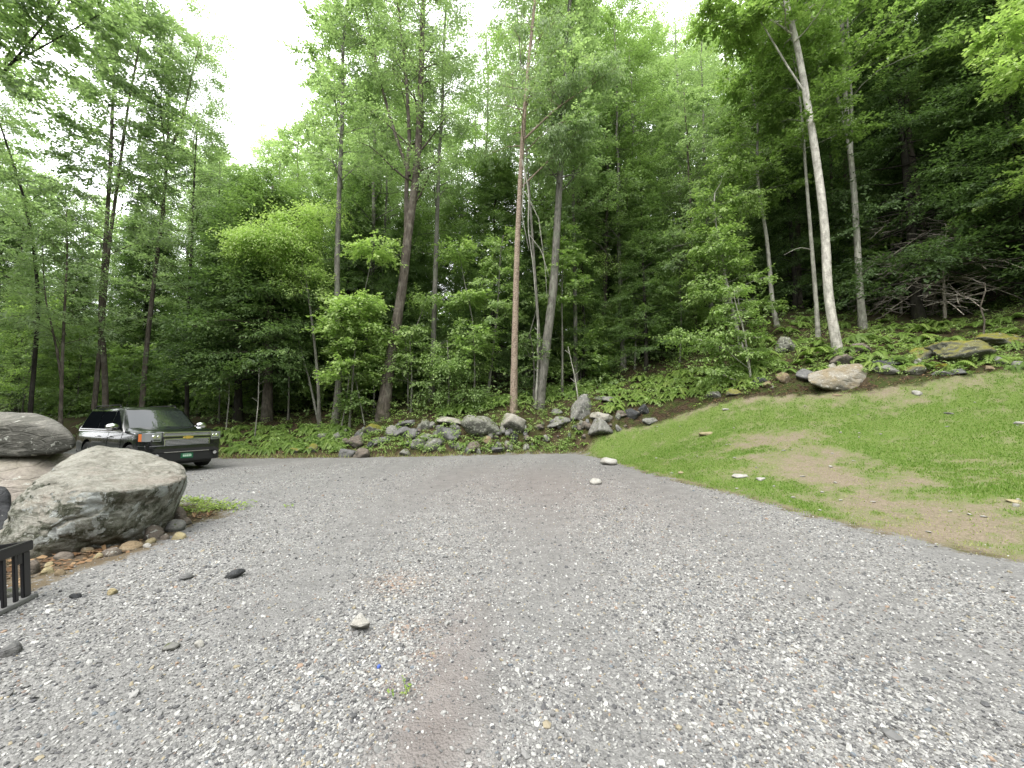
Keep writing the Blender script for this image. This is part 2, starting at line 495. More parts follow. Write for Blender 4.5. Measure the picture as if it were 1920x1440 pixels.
def ground_mat():
    t = NT('ground_surface'); p = t.pos()
    wear = t.attr('wear'); red = t.attr('red'); rust = t.attr('rust'); gd = t.attr('gd'); ld = t.attr('ld'); b = t.attr('bare')
    # crushed stone
    v1 = t.n('ShaderNodeTexVoronoi', i_Vector=p, i_Scale=70.0, i_Randomness=1.0)
    v2 = t.n('ShaderNodeTexVoronoi', i_Vector=p, i_Scale=34.0, i_Randomness=1.0)
    vc = t.n('ShaderNodeSeparateColor', i_0=v1.outputs['Color']).outputs[0]
    vc2 = t.n('ShaderNodeSeparateColor', i_0=v2.outputs['Color']).outputs[1]
    stops = [(0.0, (0.1, 0.098, 0.095)), (0.3, (0.2, 0.197, 0.19)), (0.6, (0.31, 0.305, 0.295)), (0.85, (0.46, 0.45, 0.43)), (1.0, (0.66, 0.65, 0.62))]
    c = t.mix(0.45, t.ramp(vc, stops), t.ramp(vc2, stops))
    c = t.mix(t.mrange(t.noise(p, 1.1, 5, 0.6), 0.35, 0.65, 0.0, 0.5), c, (0.3, 0.295, 0.288))
    fines = t.mix(t.noise(p, 120.0, 3, 0.7), (0.18, 0.177, 0.173), (0.32, 0.315, 0.305))
    c = t.mix(t.math('MULTIPLY', wear, 0.85, clamp=True), c, fines)
    c = t.mix(t.math('MULTIPLY', red, 0.5, clamp=True), c, (0.26, 0.205, 0.185))
    rn = t.mrange(t.noise(p, 26, 5, 0.8), 0.46, 0.58)
    c = t.mix(t.math('MULTIPLY', t.math('MULTIPLY', rust, rn), 0.8, clamp=True), c, (0.45, 0.24, 0.12))
    grav = t.mix(1.0, c, t.ramp(t.noise(p, 3.3, 6, 0.7), [(0.3, 1.0), (0.7, 1.45)]), 'MULTIPLY')
    # lawn
    n = t.noise(p, 9, 6, 0.78); n2 = t.noise(p, 60, 4, 0.8); n3 = t.noise(p, 1.2, 4, 0.6)
    g = t.mix(n2, (0.13, 0.21, 0.04), (0.25, 0.36, 0.08))
    g = t.mix(t.mrange(n3, 0.35, 0.65, 0, 0.5), g, (0.26, 0.32, 0.1))
    s = t.mix(n, (0.3, 0.245, 0.175), (0.54, 0.45, 0.33)); s = t.mix(t.mrange(n2, 0.5, 0.65, 0, 0.75), s, (0.11, 0.085, 0.05))
    f = t.math('ADD', b, t.mrange(n, 0.3, 0.7, -0.5, 0.5))
    s = t.mix(1.0, s, t.ramp(t.noise(p, 30, 6, 0.85), [(0.35, 0.55), (0.6, 1.2)]), 'MULTIPLY')
    lawn = t.mix(t.mrange(f, 0.0, 1.3), g, s)
    # forest floor
    v = t.n('ShaderNodeTexVoronoi', i_Vector=p, i_Scale=16.0)
    vf = t.n('ShaderNodeSeparateColor', i_0=v.outputs['Color']).outputs[0]
    fl = t.ramp(vf, [(0.0, (0.03, 0.02, 0.012)), (0.5, (0.085, 0.055, 0.035)), (0.85, (0.15, 0.095, 0.06)), (1.0, (0.24, 0.17, 0.1))])
    fl = t.mix(n, fl, (0.05, 0.04, 0.02))
    fl = t.mix(t.mrange(t.noise(p, 2.2, 6, 0.7), 0.46, 0.56, 0, 0.85), fl, (0.07, 0.10, 0.022))
    bank = t.attr('bank')
    fl = t.mix(t.math('MULTIPLY', bank, t.mrange(n, 0.4, 0.6, 0.2, 0.9)), fl, (0.15, 0.105, 0.065))
    fl = t.mix(t.math('MULTIPLY', bank, t.mrange(t.noise(p, 1.7, 5, 0.7), 0.5, 0.6, 0, 0.8)), fl, (0.10, 0.13, 0.03))
    nz = t.math('ADD', t.mrange(n, 0.2, 0.8, -0.22, 0.22), t.mrange(t.noise(p, 2.5, 4, 0.6), 0.3, 0.7, -0.2, 0.2))
    off = t.mix(t.mrange(t.math('ADD', ld, nz), -0.12, 0.12), lawn, fl)
    gn = t.math('ADD', gd, t.math('MULTIPLY', nz, 1.3))
    off = t.mix(t.math('MULTIPLY', t.attr('soil'), 0.9, clamp=True), off, t.mix(n, (0.09, 0.07, 0.05), (0.27, 0.2, 0.13)))
    # thin rim of soil and straw between stone and turf
    off = t.mix(t.mrange(gn, 0.35, 0.0, 0.0, 0.55), off, (0.26, 0.21, 0.13))
    c = t.mix(t.mrange(gn, -0.16, 0.04), grav, off)
    hs = t.math('ADD', t.math('MULTIPLY', v1.outputs['Distance'], -1.0), t.math('MULTIPLY', v2.outputs['Distance'], -0.7))
    return t.surf(t.bsdf(c, 0.92, t.bump(t.math('ADD', hs, t.math('MULTIPLY', n2, .6)), 0.75, 0.014), 0, 0.18))


GROUND = ground_mat()
build_ground()
# ------------------------------------------------------------------ rocks
_ico = {}


def ico(s):
    if s not in _ico:
        bm = bmesh.new(); bmesh.ops.create_icosphere(bm, subdivisions=s, radius=1.0)
        v = np.array([q.co[:] for q in bm.verts]); f = np.array([[q.index for q in p.verts] for p in bm.faces]); bm.free()
        v /= np.linalg.norm(v, axis=1)[:, None]
        _ico[s] = (v, f)
    return _ico[s]


def polytope(dirs, N, hh, k=28.0):
    """radius along dirs of the rounded solid bounded by planes N.x<=h"""
    q = np.maximum(dirs @ N.T, 0.0) / hh[None, :]
    m = q.max(1)
    return 1.0 / (m * (np.sum((q / m[:, None]) ** k, axis=1) ** (1.0 / k)))


def rock_shape(seed, sub=4, size=(1, 1, 1), planes=12, rough=0.05, k=24, flat=False):
    g = np.random.default_rng(seed)
    d, f = ico(sub)
    N = g.normal(size=(planes, 3)); N /= np.linalg.norm(N, axis=1)[:, None]
    N = np.vstack([N, np.array([[.1, 0, 1], [0, 0, -1], [.8, -.4, .45], [-.8, -.35, .5], [-.5, .8, -.3], [.3, -.8, .5], [.5, .8, .5]]) + g.normal(0, .22, (7, 3))])
    N /= np.linalg.norm(N, axis=1)[:, None]
    hh = g.uniform(0.66, 1.0, len(N))
    if flat: hh[-7] = 0.55
    r = polytope(d, N, hh, k)
    v = d * r[:, None]
    n1 = fbm(v * 2.1 + seed, 4, seed % 97); n2 = 1 - np.abs(fbm(v * 4.5 + seed, 4, seed % 89 + 3)) * 2
    v = v * (1 + rough * 1.2 * n1 - rough * 0.8 * n2 * 0.5)[:, None]
    v /= np.abs(v).max(0)[None, :]
    return v * np.array(size)[None, :], f


ROCKM = {
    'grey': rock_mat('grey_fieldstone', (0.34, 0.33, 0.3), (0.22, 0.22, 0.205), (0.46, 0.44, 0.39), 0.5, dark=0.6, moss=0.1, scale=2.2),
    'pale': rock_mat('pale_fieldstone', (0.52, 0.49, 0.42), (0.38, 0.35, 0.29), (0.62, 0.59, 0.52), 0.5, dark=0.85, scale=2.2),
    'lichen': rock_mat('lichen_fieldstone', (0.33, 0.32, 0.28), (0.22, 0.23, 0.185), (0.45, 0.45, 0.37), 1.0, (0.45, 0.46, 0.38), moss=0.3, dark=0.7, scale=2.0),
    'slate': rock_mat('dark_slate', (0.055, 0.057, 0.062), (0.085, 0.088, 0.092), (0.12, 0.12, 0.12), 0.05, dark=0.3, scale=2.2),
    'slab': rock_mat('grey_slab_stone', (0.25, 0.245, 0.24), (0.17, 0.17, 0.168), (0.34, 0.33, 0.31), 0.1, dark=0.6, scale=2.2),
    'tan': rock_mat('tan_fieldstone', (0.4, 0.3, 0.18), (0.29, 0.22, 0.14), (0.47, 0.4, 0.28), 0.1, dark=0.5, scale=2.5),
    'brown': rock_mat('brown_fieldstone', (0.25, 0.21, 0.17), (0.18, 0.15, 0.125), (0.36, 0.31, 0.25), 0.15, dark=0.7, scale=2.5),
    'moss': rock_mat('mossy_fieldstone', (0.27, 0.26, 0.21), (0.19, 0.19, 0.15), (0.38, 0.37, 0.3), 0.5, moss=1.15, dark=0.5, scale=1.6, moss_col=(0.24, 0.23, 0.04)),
    'yellow': rock_mat('yellow_moss_stone', (0.2, 0.18, 0.08), (0.26, 0.22, 0.04), (0.18, 0.17, 0.12), 0.1, moss=1.4, dark=0.5, scale=2.0, moss_col=(0.33, 0.27, 0.02)),
    'white': rock_mat('white_quartz_stone', (0.6, 0.58, 0.53), (0.48, 0.45, 0.4), (0.66, 0.65, 0.62), 0.1, dark=0.3, scale=3),
    'yelcob': rock_mat('yellow_cobble', (0.5, 0.43, 0.24), (0.4, 0.33, 0.19), (0.55, 0.5, 0.36), 0, dark=0.2, scale=4),
}


def rock(x0, x1, ytop, ybot, mat, label, seed, name='rock', cat='rock', group=None, yaw=None, depth=0.85, flat=False, sub=4, sink=0.25, planes=9, rough=0.12, tilt=(0, 0), pxd=None, k=16):
    xc = (x0 + x1) / 2
    if k >= 40: rough = min(rough, .05)
    b = hit(xc, ybot) if pxd is None else P(xc, ybot, pxd)
    Y = b[1]
    w = (x1 - x0) / F_PX * Y / 2 * 1.12; h = (ybot - ytop) / F_PX * Y * (1.0 if group is None and pxd is None else 1.1)
    dep = max(w * depth, h * 0.5)
    vs, f = rock_shape(seed, sub, (w, dep, h * (1 + sink) / 2), planes, rough, k, flat)
    a = tilt[0]; bb = tilt[1]
    Rx = np.array([[1, 0, 0], [0, math.cos(bb), -math.sin(bb)], [0, math.sin(bb), math.cos(bb)]])
    Ry = np.array([[math.cos(a), 0, math.sin(a)], [0, 1, 0], [-math.sin(a), 0, math.cos(a)]])
    vs = vs @ (Ry @ Rx).T
    ac = Acc(); ac.add(vs, f)
    o = ac.build(name, ROCKM[mat], smooth=True)
    cy = Y + dep * 0.4
    o.location = (b[0] * cy / Y, cy, b[2] + h * (1 - sink) / 2)
    if o.location[2] - h * (1 + sink) / 2 > height(np.array([o.location[0]]), np.array([cy]))[0] - 0.02:
        pass
    tag(o, label, cat, group)
    return o


def hull_rock(pts, name, mat, label, sub=6, k=30, rough=0.03, seed=1, cat='boulder', carve=None):
    pts = np.array(pts)
    bm = bmesh.new()
    for p in pts: bm.verts.new(p)
    bmesh.ops.convex_hull(bm, input=list(bm.verts))
    bm.normal_update()
    c = (pts.max(0) + pts.min(0)) / 2
    N = []; hh = []
    for fc in bm.faces:
        n = np.array(fc.normal[:]); dd = float(np.dot(n, np.array(fc.verts[0].co[:]) - c))
        if dd < 0: n, dd = -n, -dd
        N.append(n); hh.append(dd)
    bm.free()
    d, f = ico(sub)
    s = (pts.max(0) - pts.min(0)) / 2
    dd = d * s[None, :]; dd /= np.linalg.norm(dd, axis=1)[:, None]
    r = polytope(dd, np.array(N), np.array(hh), k)
    v = dd * r[:, None]
    L = s.mean()
    n1 = fbm(v * 1.6 / L + seed, 5, seed); rid = 1 - np.abs(fbm((v * np.array([1, 1, 1.3])) * 1.3 / L + seed, 5, seed + 5)) * 2
    n3 = fbm(v * 9 / L + seed, 4, seed + 9)
    v = v * (1 + rough * (1.7 * n1 - 0.8 * np.maximum(rid, 0) ** 5 + 0.3 * n3))[:, None]
    if carve is not None: v = carve(v + c) - c
    ac = Acc(); ac.add(v, f)
    o = ac.build(name, mat, smooth=True)
    o.location = c
    tag(o, label, cat)
    return o


def boulder_mat():
    t = NT('weathered_boulder'); co = t.n('ShaderNodeTexCoord').outputs['Object']; up = t.up()
    st = t.n('ShaderNodeMapping', i_Vector=co, i_Scale=(1, 1.2, 3.2), i_Rotation=(0.1, 0.42, 0)).outputs[0]
    n1 = t.noise(co, 1.7, 6, 0.62, 0.4); n2 = t.noise(st, 2.6, 7, 0.68, 0.9); n3 = t.noise(co, 22, 6, 0.75); n4 = t.noise(co, 5.5, 6, 0.7, 0.4)
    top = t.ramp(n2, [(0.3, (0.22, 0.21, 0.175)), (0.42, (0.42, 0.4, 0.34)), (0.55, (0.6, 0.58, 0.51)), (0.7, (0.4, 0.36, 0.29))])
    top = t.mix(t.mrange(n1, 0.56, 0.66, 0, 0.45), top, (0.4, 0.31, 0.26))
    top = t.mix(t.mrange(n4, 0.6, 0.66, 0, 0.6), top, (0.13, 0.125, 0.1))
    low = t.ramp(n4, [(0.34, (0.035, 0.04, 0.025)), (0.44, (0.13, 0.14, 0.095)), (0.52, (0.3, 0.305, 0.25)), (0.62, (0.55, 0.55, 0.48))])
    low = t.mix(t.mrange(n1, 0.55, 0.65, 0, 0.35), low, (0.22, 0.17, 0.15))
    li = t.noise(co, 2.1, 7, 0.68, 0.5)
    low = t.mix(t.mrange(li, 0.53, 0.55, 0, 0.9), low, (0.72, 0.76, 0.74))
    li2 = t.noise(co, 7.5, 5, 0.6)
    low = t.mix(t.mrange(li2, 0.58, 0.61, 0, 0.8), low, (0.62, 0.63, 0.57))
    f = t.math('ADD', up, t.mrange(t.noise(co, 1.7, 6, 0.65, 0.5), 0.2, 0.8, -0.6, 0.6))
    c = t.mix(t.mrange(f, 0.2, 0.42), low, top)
    sp = t.noise(co, 38, 4, 0.8)
    c = t.mix(t.mrange(sp, 0.56, 0.64, 0, 0.6), c, (0.5, 0.5, 0.44)); c = t.mix(t.mrange(sp, 0.42, 0.34, 0, 0.6), c, (0.07, 0.07, 0.055))
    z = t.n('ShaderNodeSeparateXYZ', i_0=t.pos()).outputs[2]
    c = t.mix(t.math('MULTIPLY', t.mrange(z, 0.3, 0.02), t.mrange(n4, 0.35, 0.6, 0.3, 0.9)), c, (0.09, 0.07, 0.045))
    c = t.mix(t.mrange(n3, 0.4, 0.65, 0, 0.3), c, (0.09, 0.09, 0.07))
    h = t.math('ADD', t.math('ADD', n3, t.math('MULTIPLY', n2, 1.6)), t.math('MULTIPLY', n4, 1.4))
    return t.surf(t.bsdf(c, 0.88, t.bump(h, 1.0, 0.06), 0, 0.22, k=.72))


def big_boulders():
    B1 = [P(*p) for p in [(-35, 985, 4.8), (-40, 1045, 4.6), (50, 1052, 4.6), (150, 1042, 4.85), (240, 1022, 5.15), (298, 992, 5.7), (332, 955, 6.1), (362, 890, 6.05), (356, 872, 6.3), (312, 858, 6.45),
                           (262, 838, 6.5), (205, 829, 6.4), (150, 834, 6.2), (108, 857, 5.75), (50, 890, 5.15), (0, 940, 4.75), (70, 922, 4.75), (150, 915, 4.7), (235, 915, 4.95), (325, 902, 5.45)]]
    B1 += [np.array(p) for p in [(-6.8, 6.8, -.2), (-6.1, 7.3, -.2), (-6.2, 7.4, .75), (-6.6, 6.7, .6), (-5.6, 4.7, -.25), (-4.95, 5.75, -.2), (-5.7, 4.7, 0.2)]]
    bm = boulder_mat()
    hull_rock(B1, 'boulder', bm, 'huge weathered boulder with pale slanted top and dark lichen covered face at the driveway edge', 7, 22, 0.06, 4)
    B2 = [P(*p) for p in [(-140, 815, 6.9), (-120, 785, 7.3), (0, 770, 7.1), (70, 773, 7.1), (108, 788, 7.0), (134, 808, 6.9), (150, 832, 6.85), (126, 850, 6.8), (60, 858, 6.75), (0, 860, 6.7), (0, 790, 6.75), (70, 795, 6.75), (-130, 858, 6.6)]]
    B2 += [P(*p) for p in [(-60, 790, 8.6), (90, 800, 8.4), (110, 835, 8.3), (-90, 840, 8.6)]]
    hull_rock(B2, 'boulder', rock_mat('grey_bedded_boulder', (0.25, 0.24, 0.215), (0.17, 0.165, 0.14), (0.38, 0.36, 0.31), 0.35, dark=0.8, scale=0.9), 'flat grey slab boulder lying on top of another boulder', 6, 26, 0.035, 8)
    B3 = [P(*p) for p in [(-150, 862, 7.0), (-20, 852, 6.9), (60, 846, 7.0), (100, 845, 7.2), (132, 862, 7.3), (140, 930, 7.2), (40, 960, 6.3), (-60, 980, 6.1), (-150, 980, 6.1), (-150, 900, 6.4), (30, 900, 6.45)]]
    B3 += [np.array(p) for p in [(-9.6, 8.3, -.2), (-7.6, 8.5, -.2), (-7.9, 8.3, 0.8), (-9.5, 8.2, .8), (-8.6, 6.2, -.2), (-6.8, 6.7, -.2)]]
    hull_rock(B3, 'boulder', rock_mat('pinkish_boulder', (0.42, 0.37, 0.32), (0.36, 0.33, 0.26), (0.5, 0.46, 0.4), 0.1, dark=0.4, scale=0.8), 'broad pinkish brown boulder beneath the flat grey slab', 6, 22, 0.03, 12)
    B4 = [P(*p) for p in [(-70, 915, 5.3), (-30, 905, 5.4), (14, 910, 5.5), (26, 935, 5.5), (18, 1000, 5.3), (-70, 1010, 5.2)]]
    B4 += [P(*p) for p in [(-60, 915, 6.1), (14, 915, 6.1), (14, 1005, 6.1), (-60, 1005, 6.1)]]
    hull_rock(B4, 'boulder', ROCKM['slate'], 'small dark boulder at the left edge wedged against the huge boulder', 5, 22, 0.04, 15)


big_boulders()

# x0, x1, top, bottom, kind, label, flags
BANK = [
    (855, 941, 775, 813, 'lichen', 'large rounded grey boulder with pale lichen in the middle of the rock row', {}),
    (934, 997, 771, 807, 'pale', 'pale flat topped boulder at the foot of the flaky barked tree', dict(flat=True, rough=0.04)),
    (813, 863, 795, 820, 'slab', 'smooth grey angular slab in front of the large lichen boulder', dict(flat=True, planes=6, k=60)),
    (781, 813, 780, 808, 'lichen', 'upright rounded boulder left of the smooth grey slab', {}),
    (742, 782, 784, 801, 'slab', 'dark grey slab behind the tilted stones at the left of the row', dict(flat=True, planes=6)),
    (821, 873, 777, 796, 'pale', 'long pale slab leaning on the back of the large lichen boulder', dict(flat=True, planes=6, tilt=(0.15, 0))),
    (650, 686, 815, 839, 'brown', 'rounded reddish brown stone near the left end of the rock row', {}),
    (697, 742, 815, 830, 'slab', 'thin dark flat stone right of the rounded reddish brown stone', dict(flat=True, planes=6, k=50)),
    (635, 666, 840, 857, 'slab', 'low grey stone at the gravel edge, leftmost of the row', dict(flat=True)),
    (664, 695, 840, 858, 'brown', 'low tan stone at the gravel edge beside the leftmost grey stone', {}),
    (719, 751, 797, 817, 'grey', 'blocky grey stone above the thin dark flat stone', {}),
    (737, 768, 796, 821, 'slab', 'sharp grey slab tilted up to the right', dict(planes=6, k=50, tilt=(-0.6, 0))),
    (757, 787, 802, 821, 'slab', 'grey stone between the tilted slab and the upright boulder', {}),
    (769, 797, 820, 840, 'grey', 'pale grey stone low in the row above the weeds', {}),
    (793, 834, 818, 841, 'grey', 'wide pale grey stone with a rounded shoulder in front of the smooth slab', {}),
    (748, 771, 840, 855, 'lichen', 'small pale stone at the gravel edge among weeds', {}),
    (1021, 1086, 773, 798, 'grey', 'long low pale grey stone right of the flat topped boulder', dict(flat=True)),
    (1068, 1118, 735, 779, 'grey', 'pointed standing boulder, tallest on the bank', dict(planes=5, k=30, sub=5, rough=0.08, shape='point')),
    (1112, 1158, 739, 752, 'grey', 'low grey slab among ferns behind the pointed standing boulder', dict(flat=True)),
    (1098, 1152, 784, 816, 'grey', 'blocky dark stained stone nearest the lawn tip', dict(planes=7, k=40)),
    (1108, 1150, 771, 789, 'pale', 'pale stone behind the blocky dark stained stone', dict(flat=True)),
    (1168, 1208, 764, 783, 'slate', 'flat black slate block beside the lawn', dict(flat=True, planes=6, k=60)),
    (1194, 1220, 757, 778, 'slate', 'upright black slate shard behind the flat slate block', dict(planes=5, k=60, tilt=(0.5, 0))),
    (1203, 1234, 782, 794, 'grey', 'low grey stone sunk at the lawn edge below the slate', {}),
    (954, 974, 807, 828, 'slate', 'dark round stone below the flat topped boulder', {}),
    (944, 962, 826, 841, 'lichen', 'small grey stone at the gravel edge below the dark round stone', {}),
    (851, 871, 830, 844, 'lichen', 'small pale rounded stone in the weeds by the gravel', {}),
    (902, 928, 814, 833, 'tan', 'tan stone below the large lichen boulder', {}),
    (682, 718, 794, 814, 'moss', 'mossy stone at the back of the left end of the row', {}),
    (595, 612, 811, 822, 'grey', 'small grey stone alone among the ferns at far left of the bank', {}),
    (621, 648, 809, 823, 'grey', 'grey stone in the ferns left of the mossy stone', {}),
    (687, 702, 827, 840, 'slate', 'small dark stone beside the rounded reddish brown stone', {}),
    (1034, 1054, 764, 774, 'grey', 'small grey stone at the foot of the forked grey tree', {}),
    (874, 901, 827, 847, 'brown', 'brown stone in the weeds below the large lichen boulder', {}),
    (914, 948, 835, 848, 'slab', 'flat grey stone almost flush with the gravel edge', dict(flat=True)),
    (789, 816, 812, 823, 'grey', 'small stone tucked under the smooth grey slab', {}),
    (1150, 1176, 768, 781, 'brown', 'brown stone between the pale stone and the black slate', {}),
    (1080, 1100, 792, 804, 'brown', 'small brown stone in the leaf litter left of the blocky stone', {}),
    (1150, 1166, 796, 808, 'grey', 'small grey stone right of the blocky dark stained stone', {}),
    (1000, 1022, 795, 806, 'brown', 'small brown stone under the long low pale grey stone', {}),
    (540, 562, 838, 850, 'moss', 'small mossy stone among the ferns behind the parked vehicle', {}),
    (574, 600, 832, 846, 'moss', 'mossy stone in the ferns at the left of the rock row', {}),
    # right bank
    (1411, 1437, 703, 723, 'slate', 'dark slate block at the foot of the slim pale sapling', dict(planes=6, k=50)),
    (1456, 1482, 697, 718, 'tan', 'rounded orange tan stone between the dark slate stones', {}),
    (1430, 1450, 713, 728, 'tan', 'small wedge shaped tan stone in front of the dark slate block', dict(planes=5, tilt=(0.3, 0))),
    (1491, 1541, 690, 711, 'slab', 'dark flat slab behind the left end of the big tan boulder', dict(flat=True, planes=6, k=50)),
    (1553, 1569, 680, 691, 'pale', 'small pale mossy stone right behind the big tan boulder', {}),
    (1598, 1633, 640, 663, 'brown', 'dark brown stone on the bank right of the white trunk', {}),
    (1713, 1766, 640, 672, 'moss', 'broad boulder with a mossy cap on the right bank', dict(flat=True)),
    (1712, 1729, 671, 682, 'white', 'small whitish stone under the mossy capped boulder', {}),
    (1620, 1676, 668, 690, 'slate', 'dark overhanging slab with moss just right of the big tan boulder', dict(flat=True, tilt=(-0.25, 0))),
    (1640, 1685, 682, 702, 'grey', 'grey stone beside the right end of the big tan boulder', {}),
    (1774, 1813, 685, 703, 'slab', 'smooth grey slab at the top edge of the lawn', dict(flat=True, planes=6)),
    (1747, 1781, 694, 704, 'slab', 'thin grey slab left of the smooth slab at the lawn edge', dict(flat=True)),
    (1757, 1781, 680, 694, 'yellow', 'stone capped with yellow moss above the smooth slab', {}),
    (1768, 1858, 622, 682, 'moss', 'large mossy outcrop on the right bank', dict(sub=5)),
    (1826, 1914, 612, 652, 'moss', 'long mossy ledge above the large outcrop at the right edge', dict(flat=True, sub=5)),
    (1445, 1498, 626, 662, 'lichen', 'dark boulder spotted with white lichen behind the sapling', dict(sub=5)),
    (1847, 1863, 684, 694, 'tan', 'small tan stone at the foot of the large mossy outcrop', {}),
    (1684, 1741, 682, 703, 'moss', 'low mossy rock between the grey stone and the smooth slab', {}),
    (1859, 1883, 667, 683, 'grey', 'grey stone below the long mossy ledge', {}),
    (1780, 1806, 640, 662, 'yellow', 'knob covered in bright yellow moss on the outcrop', {}),
    (1560, 1600, 664, 684, 'brown', 'brown stone at the foot of the white trunk', {}),
    (1326, 1352, 732, 746, 'grey', 'grey stone in the ferns along the lawn edge', {}),
    (1362, 1388, 728, 741, 'moss', 'mossy stone at the lawn edge left of the sapling', {}),
    (1898, 1925, 676, 690, 'grey', 'grey stone cut by the right edge above the lawn', {}),
]


def place_rocks():
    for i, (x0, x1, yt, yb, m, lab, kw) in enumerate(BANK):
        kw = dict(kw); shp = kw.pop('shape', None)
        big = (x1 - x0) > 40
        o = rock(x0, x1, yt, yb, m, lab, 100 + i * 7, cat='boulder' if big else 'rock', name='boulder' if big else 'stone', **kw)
        if shp == 'point':
            me = o.data; n = len(me.vertices); co = np.empty(n * 3, np.float32); me.vertices.foreach_get('co', co); co = co.reshape(-1, 3)
            h = co[:, 2].max(); t = np.clip(co[:, 2] / h, -1, 1)
            s = 1.05 - 0.55 * np.clip(t * 0.5 + 0.5, 0, 1) ** 1.3
            co[:, 0] = co[:, 0] * s * 1.1 + 0.1 * t * abs(h); co[:, 1] *= s
            me.vertices.foreach_set('co', co.ravel()); me.update()
    # the big tan boulder at the head of the lawn
    b = hit(1578, 736); Y = b[1]
    pts = [P(*p) for p in [(1513, 700, Y + .35), (1516, 716, Y + .2), (1526, 722, Y + .05), (1560, 731, Y), (1592, 736, Y), (1622, 731, Y + .1), (1640, 718, Y + .35), (1638, 704, Y + .5), (1628, 690, Y + .6),
                            (1612, 681, Y + .7), (1592, 680, Y + .75), (1570, 688, Y + .6), (1540, 694, Y + .55), (1600, 704, Y + .12), (1545, 708, Y + .15)]]
    pts += [P(*p) for p in [(1530, 700, Y + 1.5), (1620, 690, Y + 1.5), (1630, 725, Y + 1.5), (1530, 722, Y + 1.5), (1560, 740, Y + .5), (1625, 742, Y + .6)]]
    hull_rock(pts, 'boulder', rock_mat('tan_white_boulder', (0.4, 0.33, 0.22), (0.48, 0.45, 0.39), (0.28, 0.22, 0.14), 0.5, (0.62, 0.6, 0.55), dark=0.7, scale=1.4),
              'big tan and white boulder resting at the top edge of the lawn', 6, 24, 0.05, 3)
    # cobbles around the huge boulder
    cob = [
        (265, 308, 982, 1011, 'brown', 'long brown cobble leaning on the huge boulder right end', dict(tilt=(-0.5, 0))),
        (309, 346, 973, 996, 'grey', 'flat brown grey cobble right of the leaning long cobble', {}),
        (337, 361, 970, 985, 'brown', 'small pinkish tan cobble nearest the weeds', {}),
        (322, 352, 950, 975, 'brown', 'dark pinkish rounded cobble behind the others at the boulder right end', {}),
        (290, 317, 956, 986, 'lichen', 'pale upright wedge stone against the huge boulder', dict(planes=5)),
        (324, 348, 997, 1011, 'yelcob', 'pale yellow cobble at the gravel edge, furthest right', {}),
        (271, 291, 1008, 1019, 'yelcob', 'round yellow cobble under the long leaning cobble', {}),
        (223, 267, 1012, 1029, 'tan', 'wide flat tan cobble at the foot of the huge boulder', {}),
        (193, 226, 1027, 1042, 'brown', 'brown flat cobble left of the wide tan cobble', {}),
        (153, 175, 1026, 1035, 'tan', 'small tan cobble close under the dark face of the huge boulder', {}),
        (103, 140, 1034, 1049, 'brown', 'flat brown cobble under the middle of the huge boulder', {}),
        (85, 101, 1052, 1062, 'yelcob', 'small yellow cobble behind the black crate', {}),
        (74, 98, 1061, 1077, 'yelcob', 'rounded yellow grey cobble right of the black crate top', {}),
        (102, 122, 1068, 1079, 'tan', 'small tan cobble right of the yellow grey cobble', {}),
        (48, 72, 1048, 1077, 'brown', 'dark cobble between the black crate and the huge boulder', {}),
        (0, 40, 1200, 1230, 'slab', 'dark flat stone on the gravel at the left edge below the crate', dict(flat=True)),
        (268, 284, 1018, 1026, 'white', 'tiny white cobble below the round yellow cobble', {}),
        (300, 318, 1000, 1012, 'brown', 'small brown cobble right of the round yellow cobble', {}),
        (178, 196, 1036, 1046, 'yelcob', 'small pale cobble left of the brown flat cobble', {}),
        (5, 40, 1098, 1120, 'grey', 'grey green cobble seen through the black crate', {}),
    ]
    for i, (x0, x1, yt, yb, m, lab, kw) in enumerate(cob):
        q = (x1 - x0) * .08; x0 += q; x1 -= q; yt += (yb - yt) * .12
        rock(x0, x1, yt, yb, m, lab, 900 + i * 5, name='cobble', cat='cobble', sub=3, sink=0.8, planes=14, rough=0.05, k=8, **kw) if 'planes' not in kw else rock(x0, x1, yt, yb, m, lab, 900 + i * 5, name='cobble', cat='cobble', sub=3, sink=0.8, k=14, **kw)
    loose = [
        (424, 453, 1070, 1085, 'slate', 'dark long slate chip on the gravel left of centre', dict(planes=6, k=50, tilt=(-0.3, 0), flat=True)),
        (334, 358, 1076, 1087, 'slab', 'small flat grey chip left of the long slate chip', dict(flat=True)),
        (1106, 1130, 897, 908, 'white', 'flat whitish stone on the gravel right of centre', dict(flat=True)),
        (1127, 1160, 858, 872, 'white', 'pale flat stone where the gravel meets the lawn tip', dict(flat=True)),
        (310, 334, 1208, 1219, 'grey', 'bluish grey chip in the gravel at lower left', dict(flat=True)),
        (130, 150, 1113, 1122, 'slate', 'small dark chip on the gravel near the crate', dict(flat=True)),
        (203, 219, 1105, 1115, 'yelcob', 'small yellow pebble on the gravel right of the crate', {}),
        (365, 382, 1203, 1214, 'white', 'pale green white chip beside the bluish grey chip', dict(flat=True)),
    ]
    for i, (x0, x1, yt, yb, m, lab, kw) in enumerate(loose):
        kw = dict(kw); shp = kw.pop('shape', None)
        o = rock(x0, x1, yt, yb, m, lab, 1300 + i * 3, name='loose_stone', cat='stone', sub=3, sink=0.2, **kw)
        if shp:
            me = o.data; n = len(me.vertices); co = np.empty(n * 3, np.float32); me.vertices.foreach_get('co', co); co = co.reshape(-1, 3)
            h = co[:, 2].max(); s = 1.05 - 0.85 * np.clip(co[:, 2] / h * 0.5 + 0.5, 0, 1)
            co[:, 0] *= s; co[:, 1] *= s; me.vertices.foreach_set('co', co.ravel()); me.update()
